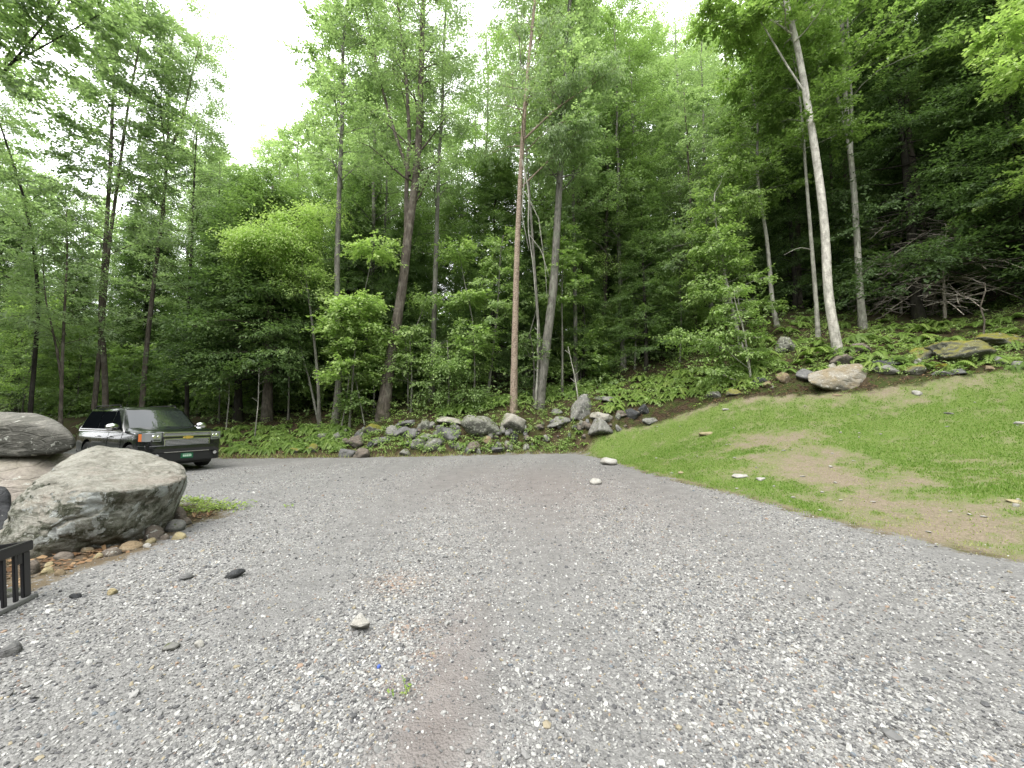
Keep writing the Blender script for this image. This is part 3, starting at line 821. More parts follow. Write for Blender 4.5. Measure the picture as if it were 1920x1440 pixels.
    pw = [P(*q) for q in [(656, 1166, 3.16), (676, 1145, 3.2), (694, 1163, 3.18), (676, 1170, 3.12), (668, 1150, 3.24), (684, 1152, 3.24), (690, 1172, 3.24), (660, 1172, 3.24)]]
    ww = hull_rock(pw, 'loose_stone', ROCKM['white'], 'white three sided stone standing out on the gravel', 4, 60, 0.02, 6, 'stone')
    ww.location.z -= .022; ww.scale = (1.05, 1.05, 1.15)
    # smaller stones filling the row
    g = np.random.default_rng(15); srcs = []
    for q in range(4):
        srcs.append(rock(700 + q * 60, 712 + q * 60, 826, 836, ['grey', 'slab', 'lichen', 'brown'][q], 'small stone half buried between the larger rocks of the row', 1700 + q, name='small_stone', cat='stone', sub=3, group='small stones filling the rock row'))
    for q in range(70):
        px = g.uniform(640, 1200); lo = 850 - max(0, px - 960) * .22; hi = 792 - max(0, px - 960) * .09; py = g.uniform(hi, lo)
        h = hit(px, py)
        if sdist(GP, h[0], h[1]) < .15 or sdist(LP, h[0], h[1]) < .1: continue
        k = g.uniform(.5, 1.5); o = dup(srcs[q % 4], h + np.array([0, 0, .04 * k]), g.uniform(0, 6), k)
    # blue pebble
    o = rock(707, 714, 1247, 1253, 'slate', 'tiny bright blue pebble on the gravel', 1400, name='pebble', cat='pebble', sub=3)
    o.data.materials.clear(); o.data.materials.append(plain('blue_pebble', (0.05, 0.1, 0.35), 0.5))
    lawnst = [(1311, 1336, 807, 817, 'yelcob', 'pale oval stone on the upper left of the bare lawn patch'), (1711, 1729, 731, 741, 'white', 'whitish angular stone on the upper lawn right of the big tan boulder'),
              (1374, 1402, 888, 895, 'white', 'flat white stone sliver in the grass near the gravel'), (1418, 1436, 895, 900, 'white', 'smaller white sliver right of the flat white sliver'),
              (1272, 1282, 883, 889, 'yelcob', 'small tan stone at the lawn edge near the gravel curve'), (1558, 1577, 737, 743, 'tan', 'tan flat stone just below the big tan boulder'),
              (1905, 1924, 789, 796, 'white', 'white flat stone in the grass at the right edge'), (1890, 1914, 936, 943, 'yelcob', 'pale flat stone in the bare soil near the right edge'),
              (1901, 1911, 944, 950, 'white', 'small white stone just below the pale flat stone'), (1770, 1786, 772, 777, 'grey', 'grey flat stone in the middle of the upper lawn'),
              (1355, 1367, 765, 769, 'white', 'small white stone high on the left lawn'), (1440, 1452, 722, 727, 'white', 'small pale chip in front of the wedge shaped tan stone')]
    for i, (x0, x1, yt, yb, m, lab) in enumerate(lawnst):
        rock(x0, x1, yt, yb, m, lab, 1500 + i * 3, name='lawn_stone', cat='stone', sub=3, sink=0.35, flat=True)
    # little pale chips scattered over the lawn
    src = rock(1555, 1561, 873, 877, 'white', 'little pale stone chip lying in the lawn grass', 1600, name='stone_chip', cat='stone chip', sub=2, group='pale stone chips scattered over the lawn')
    g = np.random.default_rng(5); n = 0
    while n < 38:
        px = g.uniform(1230, 1915); py = g.uniform(750, 1010)
        h = hit(px, py)
        if sdist(LP, h[0], h[1]) > -0.3: continue
        c = dup(src, h + np.array([0, 0, 0.012]), g.uniform(0, 6), (g.uniform(0.5, 1.4), g.uniform(0.5, 1.2), g.uniform(.25, .6))); n += 1


place_rocks()


def gravel_stones():
    """the loose crushed stone that lies on the drive, uncountable"""
    g = np.random.default_rng(11)
    lib = []
    for s in range(14):
        d, f = ico(1)
        r = g.uniform(0.72, 1.08, len(d))
        v = d * r[:, None] * np.array([1.0, g.uniform(0.6, 0.95), g.uniform(0.4, 0.7)])
        lib.append(v)
    dirs, f = ico(1)
    N = 290000
    rr = 1.25 * np.exp(g.uniform(0, 1, N) ** 0.8 * math.log(15.5 / 1.25)); th = g.uniform(-1, 1, N) * math.radians(56)
    x = rr * np.sin(th); y = rr * np.cos(th)
    dg = sdist(GP, x, y)
    bend = x - 0.012 * (y - 4) ** 2
    tr = 0.5 + 0.5 * np.sin(bend * 2.4 + 0.7) * 0.95 + 0.5 * fbm2(bend, y * 0.14, 4, 31, 1.7) + 0.45 * fbm2(x, y, 4, 33, 1.1)
    dirt = gauss_px(x, y, [(860, 1250, 90, 130, 0.75), (780, 1400, 130, 110, 0.75), (560, 1120, 90, 60, 0.2), (1010, 890, 260, 30, 0.6)])
    keep = ((dg < 0.10 * g.normal(size=N) + np.where(g.uniform(0, 1, N) < .12, .35 * np.abs(g.normal(size=N)), 0) + .16 * fbm2(x, y, 4, 71, 2.0)) | ((dg < .8) & (x < -3) & (y < 8) & (g.uniform(0, 1, N) < .3))) & (g.uniform(0, 1, N) > np.clip(tr * 0.62 + dirt * 0.9, 0, 0.93)) & (y > 0.6)
    keep &= g.uniform(0, 1, N) > sstep(-0.5, 0.1, dg) * 0.6
    x, y, rr = x[keep], y[keep], rr[keep]; n = len(x)
    size = np.exp(g.normal(math.log(0.0070), 0.42, n)) * (1 + 0.035 * rr)
    z = height(x, y) + size * 0.1
    a = g.uniform(0, 6.283, n); ca, sa = np.cos(a), np.sin(a)
    tx = g.normal(0, 0.25, n); ty = g.normal(0, 0.25, n)
    which = g.integers(0, len(lib), n)
    L = np.array(lib)[which] * size[:, None, None]
    vx = L[..., 0] * ca[:, None] - L[..., 1] * sa[:, None]
    vy = L[..., 0] * sa[:, None] + L[..., 1] * ca[:, None]
    vz = L[..., 2] + vx * tx[:, None] + vy * ty[:, None]
    V = np.stack([vx + x[:, None], vy + y[:, None], vz + z[:, None]], -1)
    nv = V.shape[1]
    Fc = (f[None] + (np.arange(n) * nv)[:, None, None]).reshape(-1, 3)
    ac = Acc(); ac.add(V.reshape(-1, 3), Fc, np.repeat(g.uniform(0, 1, n), nv))
    t = NT('crushed_stone_pieces'); v = t.attr('v')
    c = t.ramp(v, [(0.0, (0.1, 0.1, 0.105)), (0.15, (0.19, 0.188, 0.185)), (0.33, (0.29, 0.286, 0.278)), (0.52, (0.41, 0.405, 0.39)), (0.72, (0.53, 0.525, 0.5)), (0.87, (0.7, 0.69, 0.66)), (0.92, (0.4, 0.34, 0.23)), (0.95, (0.28, 0.215, 0.18)), (0.97, (0.19, 0.22, 0.25)), (0.99, (0.4, 0.28, 0.2))], 'CONSTANT')
    c = t.mix(t.mrange(t.noise(t.pos(), 90, 3), 0.35, 0.65, 0, 0.3), c, (0.2, 0.2, 0.193))
    m = t.surf(t.bsdf(c, 0.8, None, 0, 0.3, k=.64))
    o = ac.build('loose_gravel', m, smooth=False)
    tag(o, 'loose grey, white and tan crushed stones covering the driveway', 'gravel', kind='stuff')


gravel_stones()
# ------------------------------------------------------------------ leaves and trees
def kite(L, W, droop=0.25):
    """one leaf: two halves folded along the midrib"""
    return np.array([[0, 0, 0], [L * .38, W * .5, -droop * L * .1], [L, 0, -droop * L * .55], [L * .38, -W * .5, -droop * L * .1]])


def spray_lib(seed, n=10, length=0.55, L=0.11, W=0.065, leaves=13, flat=0.1, hang=0.0, count=6):
    g = np.random.default_rng(seed); out = []
    for c in range(count):
        vs = []
        for i in range(leaves):
            s = (i + 0.5) / leaves
            k = kite(L * g.uniform(.7, 1.25), W * g.uniform(.8, 1.2), g.uniform(0, 1.2))
            yaw = (1 if i % 2 else -1) * g.uniform(35, 85) * math.pi / 180 * (1 - 0.6 * s) + g.normal(0, .15)
            pit = g.normal(0.05, 0.3) + hang * g.uniform(0.5, 1.3); rol = g.normal(0, 0.35)
            cr, sr = math.cos(rol), math.sin(rol); cp, sp = math.cos(pit), math.sin(pit); cy, sy = math.cos(yaw), math.sin(yaw)
            R = np.array([[cy, -sy, 0], [sy, cy, 0], [0, 0, 1]]) @ np.array([[cp, 0, sp], [0, 1, 0], [-sp, 0, cp]]) @ np.array([[1, 0, 0], [0, cr, -sr], [0, sr, cr]])
            side = g.normal(0, 0.10) * length
            vs.append(k @ R.T + np.array([s * length, side, g.normal(0, flat) * length - 0.18 * s * s * length]))
        out.append(np.concatenate(vs))
    return np.array(out)


SPRAY = {
    'maple': spray_lib(1, length=0.6, L=0.125, W=0.10, leaves=14),
    'fine': spray_lib(2, length=0.6, L=0.10, W=0.06, leaves=16, flat=0.16),
    'hang': spray_lib(3, length=0.55, L=0.14, W=0.055, leaves=14, flat=0.14, hang=0.8),
    'hemlock': spray_lib(4, length=0.6, L=0.085, W=0.035, leaves=22, flat=0.04),
    'under': spray_lib(5, length=0.42, L=0.12, W=0.075, leaves=9, flat=0.08, hang=0.15),
}


def add_sprays(acc, kind, pos, yaw, pitch, scale, g, tint=0.5, tvar=0.16):
    lib = SPRAY[kind]; n = len(pos)
    if n == 0: return
    T = lib[g.integers(0, len(lib), n)] * scale[:, None, None]
    rol = g.normal(0, 0.28, n)
    cr, sr, cp, sp, cy, sy = np.cos(rol), np.sin(rol), np.cos(pitch), np.sin(pitch), np.cos(yaw), np.sin(yaw)
    x, y, z = T[..., 0], T[..., 1], T[..., 2]
    y, z = y * cr[:, None] - z * sr[:, None], y * sr[:, None] + z * cr[:, None]
    x, z = x * cp[:, None] - z * sp[:, None], x * sp[:, None] + z * cp[:, None]
    x, y = x * cy[:, None] - y * sy[:, None], x * sy[:, None] + y * cy[:, None]
    V = np.stack([x, y, z], -1) + np.asarray(pos)[:, None, :]
    nl = V.shape[1] // 4
    V = V.reshape(-1, 3)
    F = np.arange(len(V)).reshape(-1, 4)
    tt = np.asarray(tint) if not np.isscalar(tint) else np.full(n, tint)
    a = np.repeat(np.clip(np.repeat(tt + g.normal(0, tvar * .7, n), nl) + g.normal(0, tvar * .7, n * nl), 0, 1), 4)
    acc.add(V, F, a)


def interp(pts, s):
    """point of polyline at length fraction s"""
    pts = np.asarray(pts); d = np.r_[0, np.cumsum(np.linalg.norm(np.diff(pts, axis=0), axis=1))]
    s = np.asarray(s) * d[-1]
    return np.stack([np.interp(s, d, pts[:, k]) for k in range(3)], -1)


def grow(wood, sprays, axis, rad, g, s0=0.3, s1=1.0, n=24, L0=2.6, L1=0.9, elev=0.6, sag=0.5, subs=6, per=3, shape=None, az0=None, azw=None, twig=True, bare=0.25, rfac=0.3, rmin=0.006):
    """limbs with side twigs on one stem; spray anchors are appended to sprays"""
    az = g.uniform(0, 6.28)
    for i in range(n):
        f = (i + g.uniform(0, 1)) / n
        s = s0 + (s1 - s0) * f
        o = interp(axis, s); r0 = float(np.interp(s, np.linspace(0, 1, len(rad)), rad)) * rfac
        az += 2.4 + g.normal(0, .4)
        a = az if az0 is None else az0 + g.normal(0, azw)
        L = (L0 + (L1 - L0) * f) * g.uniform(.65, 1.2)
        if shape is not None: L = shape(f) * g.uniform(.7, 1.15)
        e = elev + g.normal(0, .15)
        t = np.linspace(0, 1, 6)
        ph = g.uniform(0, 6.28, 2)
        wig = 0.06 * L * np.sin(t * 5 + ph[0])
        bx = L * t * math.cos(e); bz = L * t * math.sin(e) - sag * L * 0.5 * t ** 2
        pts = np.stack([o[0] + bx * math.cos(a) - wig * math.sin(a), o[1] + bx * math.sin(a) + wig * math.cos(a), o[2] + bz + 0.04 * L * np.sin(t * 6 + ph[1])], -1)
        rr = np.maximum(r0 * (1 - t * 0.85), rmin)
        if wood is not None: add_tube(wood, pts, rr, 5)
        for j in range(subs):
            q = bare + (1 - bare) * (j + g.uniform(0, 1)) / subs
            p = interp(pts, q)
            sa = a + (1 if j % 2 else -1) * g.uniform(.5, 1.2)
            sl = max(0.25, L * 0.42 * (1.15 - q)) * g.uniform(.7, 1.3)
            if q > 0.93: sa = a; sl = .3
            se = g.normal(0.12, .25) - sag * 0.25 * q
            end = p + sl * np.array([math.cos(sa) * math.cos(se), math.sin(sa) * math.cos(se), math.sin(se)])
            if wood is not None and twig: add_tube(wood, [p, (p + end) / 2 + np.array([0, 0, 0.02]), end], [max(rr[-1] * .8, .007), max(.006, rmin * .8), max(.004, rmin * .5)], 3)
            for k in range(per):
                w = (k + g.uniform(0.3, 1)) / per
                sprays.append((*(p + (end - p) * w), sa + g.normal(0, .55), se + g.normal(-0.05, .2)))
        sprays.append((*pts[-1], a, -0.1))


def blob(sprays, c, r, n, g, layers=0, out=1.0):
    """leafy sprays in an uneven mass, gathered in flat shelves"""
    c = np.asarray(c, float); r = np.asarray(r, float) * np.ones(3)
    m = 0
    nl = layers if layers else 5
    # shelves
    sh = []
    for i in range(nl * 3):
        u = g.normal(size=3); u /= np.linalg.norm(u); sh.append((c + u * r * g.uniform(.15, .85), r * g.uniform(.3, .55)))
    for i in range(n):
        k = g.integers(0, len(sh)); sc, sr = sh[k]
        u = g.normal(size=3) * 0.55; p = sc + u * sr * np.array([1, 1, 0.35])
        a = math.atan2(p[1] - c[1], p[0] - c[0]) + g.normal(0, .7)
        sprays.append((*p, a, g.normal(-.15, .25)))


def finish_tree(root, wood, crown_acc, bark, leaf, spr, kind, g, scale=1.0, tint=0.5, ztint=None):
    if spr:
        s = np.array(spr)
        tt = np.full(len(s), tint)
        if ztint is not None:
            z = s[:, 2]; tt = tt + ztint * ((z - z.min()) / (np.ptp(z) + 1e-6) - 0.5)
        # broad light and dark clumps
        tt = tt + 0.22 * fbm(s[:, :3] * 0.8 + 5, 3, 77)
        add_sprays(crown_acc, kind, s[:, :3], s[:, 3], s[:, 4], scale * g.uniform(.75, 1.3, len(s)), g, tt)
        crown_acc.build('crown', leaf, root)
    if wood.n:
        wood.build('trunk', bark, root, smooth=True)


BARK = {
    'grey': bark_mat('grey_bark', (0.32, 0.305, 0.265), (0.17, 0.16, 0.135), (0.27, 0.285, 0.22)),
    'brown': bark_mat('brown_bark', (0.22, 0.185, 0.15), (0.1, 0.085, 0.07), (0.25, 0.23, 0.185), 1.3),
    'dark': bark_mat('dark_bark', (0.075, 0.065, 0.055), (0.035, 0.032, 0.028), (0.09, 0.085, 0.07)),
    'pale': bark_mat('pale_smooth_bark', (0.8, 0.76, 0.68), (0.6, 0.56, 0.5), (0.7, 0.68, 0.6), 0.4, lenticel=0.5),
    'palegrey': bark_mat('lichen_spotted_bark', (0.56, 0.54, 0.47), (0.34, 0.33, 0.28), (0.5, 0.5, 0.42), 0.8, lenticel=0.35),
    'flaky': bark_mat('flaky_reddish_bark', (0.36, 0.27, 0.2), (0.2, 0.15, 0.11), (0.42, 0.34, 0.26), 1.2, flaky=0.85),
    'dead': bark_mat('dead_twig_wood', (0.7, 0.62, 0.54), (0.5, 0.43, 0.36), (0.62, 0.58, 0.52), 0.5),
}
LEAF = {
    'mid': leaf_mat('maple_leaves', (0.11, 0.16, 0.06), (0.215, 0.305, 0.115), (0.35, 0.46, 0.17), 0.5, 0.42, 0.4),
    'bright': leaf_mat('young_leaves', (0.14, 0.205, 0.065), (0.275, 0.38, 0.13), (0.44, 0.55, 0.21), 0.5, 0.42, 0.4),
    'dark': leaf_mat('hemlock_needles', (0.06, 0.095, 0.04), (0.13, 0.2, 0.075), (0.23, 0.32, 0.115), 0.5),
    'haze_paled': leaf_mat('haze_paled_leaves', (0.2, 0.26, 0.15), (0.33, 0.42, 0.23), (0.46, 0.55, 0.31), 0.55, 0.42, 0.5),  # leaf colour paled to stand in for haze over the upper canopy
    'fern': leaf_mat('fern_fronds', (0.075, 0.125, 0.03), (0.16, 0.25, 0.055), (0.29, 0.37, 0.1), 0.4),
    'grass': leaf_mat('grass_blades', (0.085, 0.16, 0.024), (0.16, 0.27, 0.045), (0.36, 0.36, 0.16), 0.4),
    'dry': leaf_mat('dry_litter', (0.10, 0.055, 0.03), (0.2, 0.12, 0.065), (0.34, 0.23, 0.13), 0.1),
}


def trunk_axis(px_pts, H, base=None, Y=None, lean=0.0, g=None, step=0.6):
    """traced stem in the place: base stands on the ground, the rest rises over it"""
    if base is None:
        base = hit(*px_pts[0]) if Y is None else P(*px_pts[0], Y)
    if Y is not None:
        base = P(*px_pts[0], Y); base[2] = H1(base[0], base[1])
    Yb = base[1]
    pts = [base - np.array([0, 0, 0.25]), base]
    for (px, py) in px_pts[1:]:
        p = P(px, py, Yb); 
        k = (p[2] - base[2]); p2 = P(px, py, Yb + lean * k)
        pts.append(p2)
    pts = np.array(pts)
    top = base[2] + H
    if pts[-1][2] < top:
        d = pts[-1] - pts[-2]; d = d / max(d[2], 1e-3)
        d[:2] = np.clip(d[:2], -.25, .25)
        k = top - pts[-1][2]
        for q in (0.33, 0.66, 1.0):
            pts = np.vstack([pts, pts[-1] + d * k * 0.33 + (np.array([g.normal(0, .12), g.normal(0, .12), 0]) if g is not None else 0)])
    # smooth resample
    d = np.r_[0, np.cumsum(np.linalg.norm(np.diff(pts, axis=0), axis=1))]
    n = max(8, int(d[-1] / step)); s = np.linspace(0, d[-1], n)
    q = np.stack([np.interp(s, d, pts[:, k]) for k in range(3)], -1)
    for _ in range(2): q[1:-1] = (q[:-2] + 2 * q[1:-1] + q[2:]) / 4
    return q, base


def traced(name, label, cat, px_pts, wpx, H, bark, leaf=None, kind='maple', Y=None, lean=0.0, seed=0, forks=(), crown=None, blobs=(), scale=1.0, tint=0.5, ztint=0.25, sides=12, flare=0.45, group=None, toprad=0.25, wob=0.12):
    g = np.random.default_rng(1000 + seed)
    ax, base = trunk_axis(px_pts, H, None, Y, lean, g)
    r = wpx / 2 / F_PX * base[1] * .95 * math.cos(math.atan((px_pts[0][0] - 960) / F_PX))
    s = np.linspace(0, 1, len(ax)); hz = ax[:, 2] - base[2]
    rad = r * (1 - (1 - toprad) * s) * (1 + flare * np.exp(-np.maximum(hz, 0) / (2.2 * r + .12)))
    root = empty(name, base, label, cat, group)
    off = base
    wood = Acc(); spr = []
    add_tube(wood, ax, rad, sides, wob, seed)
    axes = [(ax, rad)]
    for (fp, fw) in forks:      # second stems
        q = np.array([P(px, py, base[1] + lean * 0) for px, py in fp])
        hit0 = q[0]; k = np.argmin(np.abs(ax[:, 2] - hit0[2])); q[:, 1] += ax[k][1] - q[0][1]
        if fw > 5.5 and q[-1][2] < base[2] + H * 0.9:
            d = q[-1] - q[-2]; d /= max(d[2], .2); d[:2] = np.clip(d[:2], -.5, .5); q = np.vstack([q, q[-1] + d * (base[2] + H * 0.92 - q[-1][2])])
        dd = np.r_[0, np.cumsum(np.linalg.norm(np.diff(q, axis=0), axis=1))]
        n = max(6, int(dd[-1] / .6)); ss = np.linspace(0, dd[-1], n)
        q = np.stack([np.interp(ss, dd, q[:, k]) for k in range(3)], -1); q[1:-1] = (q[:-2] + 2 * q[1:-1] + q[2:]) / 4
        rf = fw / 2 / F_PX * base[1] * .9 * math.cos(math.atan((px_pts[0][0] - 960) / F_PX)) * (1 - .75 * np.linspace(0, 1, n))
        add_tube(wood, q, rf, max(6, sides - 3), wob, seed + 3)
        axes.append((q, rf))
    if crown:
        for c in (crown if isinstance(crown, list) else [crown]):
            c = dict(c); ai = c.pop('axis', 0)
            for k in ([ai] if isinstance(ai, int) else ai):
                if k < len(axes): grow(wood, spr, axes[k][0], axes[k][1], g, **c)
    for (bx, by, rpx, n, dy) in blobs:
        Yb = base[1] + dy; c = P(bx, by, Yb); rr = rpx / F_PX * Yb
        k = np.argmin(np.abs(ax[:, 2] - (c[2] - rr)) + np.hypot(ax[:, 0] - c[0], ax[:, 1] - c[1]) * .3)
        o = ax[k]; mid = (o + c) / 2 + np.array([0, 0, -.1 * rr])
        add_tube(wood, [o, mid, c], [max(rad[k] * .35, .015), .018, .01], 5)
        blob(spr, c, (rr, rr * .9, rr * .8), n, g)
    # store geometry relative to the foot of the tree
    for a in (wood,):
        for i in range(len(a.v)): a.v[i] = a.v[i] - off.astype(np.float32)
    spr2 = [(p[0] - off[0], p[1] - off[1], p[2] - off[2], p[3], p[4]) for p in spr]
    finish_tree(root, wood, Acc(), BARK[bark], LEAF[leaf] if leaf else None, spr2 if leaf else [], kind, g, scale, tint, ztint)
    return root


HW = dict(s0=0.42, s1=1.0, n=26, L0=3.4, L1=1.2, elev=0.7, sag=0.4, subs=8, per=4)   # tall hardwood crown


def hw(**k):
    d = dict(HW); d.update(k); d['n'] = int(d['n'] * 1.35); return d


def trees():
    T = 'tree'
    traced('maple_tree', 'slim dark leaning tree nearest the left edge of the photo', T, [(58, 772), (68, 640), (73, 560), (62, 450), (40, 350), (2, 240), (-25, 150)], 13, 15, 'dark', 'haze_paled', 'fine', Y=18, seed=1,
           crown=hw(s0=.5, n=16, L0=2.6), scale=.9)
    traced('maple_tree', 'tall twin stemmed dark tree directly behind the parked black vehicle', T, [(206, 770), (196, 680), (188, 590), (196, 480), (206, 330), (212, 180), (218, 40)], 15, 26, 'brown', 'haze_paled', 'maple', Y=19.5, seed=2,
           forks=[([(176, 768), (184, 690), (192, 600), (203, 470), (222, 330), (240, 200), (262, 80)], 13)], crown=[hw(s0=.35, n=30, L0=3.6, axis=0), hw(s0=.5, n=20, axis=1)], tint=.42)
    traced('maple_tree', 'tall tree with a high fork between the twin stemmed tree and the thin straight one', T, [(266, 760), (276, 640), (292, 500), (306, 390), (314, 290)], 13, 23, 'brown', 'haze_paled', 'fine', Y=21, seed=3,
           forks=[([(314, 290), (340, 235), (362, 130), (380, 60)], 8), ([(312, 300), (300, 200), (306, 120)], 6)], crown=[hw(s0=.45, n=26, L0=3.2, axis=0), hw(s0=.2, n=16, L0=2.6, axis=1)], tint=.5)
    traced('maple_tree', 'thin straight dark tree rising behind the vehicle roof', T, [(352, 770), (352, 600), (360, 450), (366, 290), (372, 220)], 10, 15.5, 'dark', 'haze_paled', 'fine', Y=20.5, seed=4, crown=hw(s0=.4, n=24, L0=3.0), tint=.45)
    traced('hemlock_tree', 'pair of bare grey lower trunks above the flat grey slab boulder', T, [(118, 790), (116, 690), (122, 560), (128, 450)], 11, 11, 'brown', 'haze_paled', 'fine', Y=17.5, seed=5,
           forks=[([(118, 730), (104, 640), (84, 560), (80, 470)], 7)], crown=hw(s0=.4, n=18, L0=2.2), tint=.4)
    traced('hemlock_tree', 'dark thick trunk in the deep shade just right of the vehicle', T, [(446, 798), (447, 700), (449, 600), (452, 480), (455, 400)], 17, 11.5, 'dark', 'dark', 'hemlock', Y=20.5, seed=6,
           crown=dict(s0=.2, s1=1, n=70, L0=3.2, L1=.7, elev=-.02, sag=.25, subs=9, per=4), scale=1.7)
    traced('hemlock_tree', 'thickest dark trunk of the shaded conifers right of the vehicle', T, [(500, 798), (503, 700), (506, 600), (508, 480), (512, 400)], 22, 12.5, 'brown', 'dark', 'hemlock', Y=20, seed=7,
           crown=dict(s0=.22, s1=1, n=74, L0=3.6, L1=.7, elev=0, sag=.28, subs=9, per=4), scale=1.7)
    traced('ash_tree', 'straight greyish tree at the left end of the rock row', T, [(629, 789), (637, 700), (633, 600), (632, 500), (635, 380), (640, 270), (643, 180)], 15, 26, 'grey', 'haze_paled', 'maple', Y=18.8, seed=8, crown=hw(s0=.45, n=28, L0=3.4), tint=.5)
    traced('cherry_tree', 'thick leaning tree with rough bark that forks high, left of the rocks', T, [(717, 784), (728, 700), (743, 610), (756, 530), (766, 430), (780, 340), (786, 250), (790, 130), (792, 30)], 24, 28, 'brown', 'haze_paled', 'fine', Y=18.8, seed=9,
           forks=[([(762, 440), (762, 350), (768, 260), (762, 150), (750, 40)], 11), ([(768, 330), (740, 250), (712, 150), (690, 40)], 8)],
           crown=[hw(s0=.38, n=30, L0=3.6, axis=0), hw(s0=.35, n=18, L0=3.0, axis=1), hw(s0=.3, n=18, L0=3, axis=2)], tint=.5)
    traced('ash_tree', 'slender straight tree between the rough forked tree and the flaky barked one', T, [(808, 775), (812, 660), (815, 560), (819, 430), (824, 280), (830, 200)], 12, 26, 'grey', 'haze_paled', 'fine', Y=20.5, seed=10, crown=hw(s0=.4, n=26, L0=3.0), tint=.55)
    traced('birch_tree', 'straight tree with flaky reddish bark behind the flat topped boulder', T, [(963, 775), (964, 690), (966, 600), (969, 480), (974, 370), (979, 270), (988, 150), (1003, 0)], 14.5, 26, 'flaky', 'haze_paled', 'hang', Y=18.5, seed=11,
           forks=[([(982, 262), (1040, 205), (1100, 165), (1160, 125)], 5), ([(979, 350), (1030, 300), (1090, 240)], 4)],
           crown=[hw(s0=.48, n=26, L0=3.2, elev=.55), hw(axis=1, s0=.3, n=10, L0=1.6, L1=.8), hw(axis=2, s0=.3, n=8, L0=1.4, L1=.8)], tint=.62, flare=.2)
    traced('maple_tree', 'thick grey tree joined at its foot by a thin pale stem', T, [(1008, 768), (1018, 700), (1028, 620), (1038, 540), (1043, 450), (1050, 330), (1056, 200)], 20, 26, 'grey', 'haze_paled', 'maple', Y=19.6, seed=12,
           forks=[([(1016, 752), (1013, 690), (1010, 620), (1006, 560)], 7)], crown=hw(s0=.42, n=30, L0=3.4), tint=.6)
    traced('ash_tree', 'slim straight grey tree behind the pointed standing boulder', T, [(1080, 735), (1079, 640), (1078, 540), (1076, 420), (1074, 300)], 9.5, 25, 'grey', 'haze_paled', 'maple', Y=22, seed=13, crown=hw(s0=.4, n=24, L0=2.8), tint=.6)
    traced('sapling_tree', 'very thin stem between the thick grey tree and the slim straight one', T, [(1054, 745), (1055, 650), (1053, 560), (1056, 470)], 5, 9, 'grey', 'mid', 'maple', Y=21, seed=14, crown=hw(s0=.5, n=12, L0=1.4, L1=.6, elev=.3), tint=.55)
    traced('maple_tree', 'shaded trunk wrapped in green leaning slightly right, behind the fern bed', T, [(1124, 702), (1130, 620), (1135, 540), (1137, 450), (1140, 300)], 11, 18, 'brown', 'mid', 'maple', Y=25, seed=15, crown=hw(s0=.35, n=26, L0=3.2, elev=.3), tint=.45)
    traced('sapling_tree', 'slim green leaning stem left of the flaky barked tree', T, [(914, 760), (922, 680), (932, 590), (938, 500)], 6, 8.5, 'grey', 'mid', 'under', Y=20, seed=16, crown=hw(s0=.4, n=16, L0=1.5, L1=.6, elev=.3), tint=.6)
    traced('birch_tree', 'crooked thin pale trunk left of the shaded brown trunk on the hill', T, [(1458, 614), (1447, 570), (1444, 510), (1436, 430), (1424, 370), (1418, 300)], 10.5, 15, 'palegrey', 'bright', 'maple', Y=20.8, seed=17, crown=hw(s0=.5, n=24, L0=2.8, elev=.3), tint=.4)
    traced('hemlock_tree', 'brown shaded trunk deep in the dark behind the pale trunks', T, [(1499, 582), (1497, 520), (1496, 440), (1494, 330), (1490, 200)], 15, 19, 'brown', 'dark', 'hemlock', Y=25, seed=18,
           crown=dict(s0=.3, s1=1, n=42, L0=3.4, L1=.8, elev=0.05, sag=.25, subs=8, per=3), scale=1.3)
    traced('birch_tree', 'slim pale lichen spotted tree just left of the brightest white trunk', T, [(1534, 632), (1530, 560), (1525, 500), (1517, 400), (1509, 300), (1506, 240)], 10.5, 17, 'palegrey', 'bright', 'maple', Y=18.8, seed=19,
           forks=[([(1525, 470), (1500, 462), (1470, 478)], 3)], crown=hw(s0=.55, n=24, L0=2.6, elev=.4), tint=.4)
    traced('beech_tree', 'brightest smooth white trunk curving up to the left above the big tan boulder', T, [(1572, 662), (1562, 610), (1553, 560), (1550, 500), (1548, 440), (1538, 350), (1525, 260), (1510, 170), (1494, 80), (1472, 0)], 22, 24, 'pale', 'bright', 'maple', Y=17.0, seed=20,
           forks=[([(1525, 240), (1512, 170), (1498, 160)], 6), ([(1490, 68), (1440, 30), (1380, 35), (1330, 40)], 5)],
           crown=[hw(s0=.6, n=26, L0=3.4, elev=.4), hw(axis=2, s0=.2, n=12, L0=1.6, elev=.2)], tint=.6, flare=.22, toprad=.45, wob=.05)
    traced('maple_tree', 'grey trunk with mossy foot that splits into three stems, right of the white trunk', T, [(1618, 618), (1611, 530), (1606, 430), (1600, 340), (1594, 290), (1586, 200), (1580, 90), (1577, 0)], 17, 24, 'palegrey', 'bright', 'maple', Y=19.4, seed=21,
           forks=[([(1597, 300), (1575, 200), (1556, 130), (1530, 60)], 9), ([(1596, 310), (1597, 200), (1590, 60)], 9)],
           crown=[hw(s0=.5, n=28, L0=3.6, elev=.4), hw(axis=1, s0=.3, n=16, L0=2.6, elev=.3)], tint=.6, toprad=.4)
    traced('spruce_tree', 'brown trunk ringed with bare dead drooping twigs on the right hillside', T, [(1752, 592), (1742, 520), (1732, 440), (1718, 350), (1706, 270), (1700, 180), (1692, 80)], 22, 20, 'brown', 'mid', 'hemlock', Y=20.4, seed=22,
           crown=dict(s0=.5, s1=1, n=34, L0=3.6, L1=1, elev=.1, sag=.3, subs=8, per=3), scale=1.4, tint=.4)
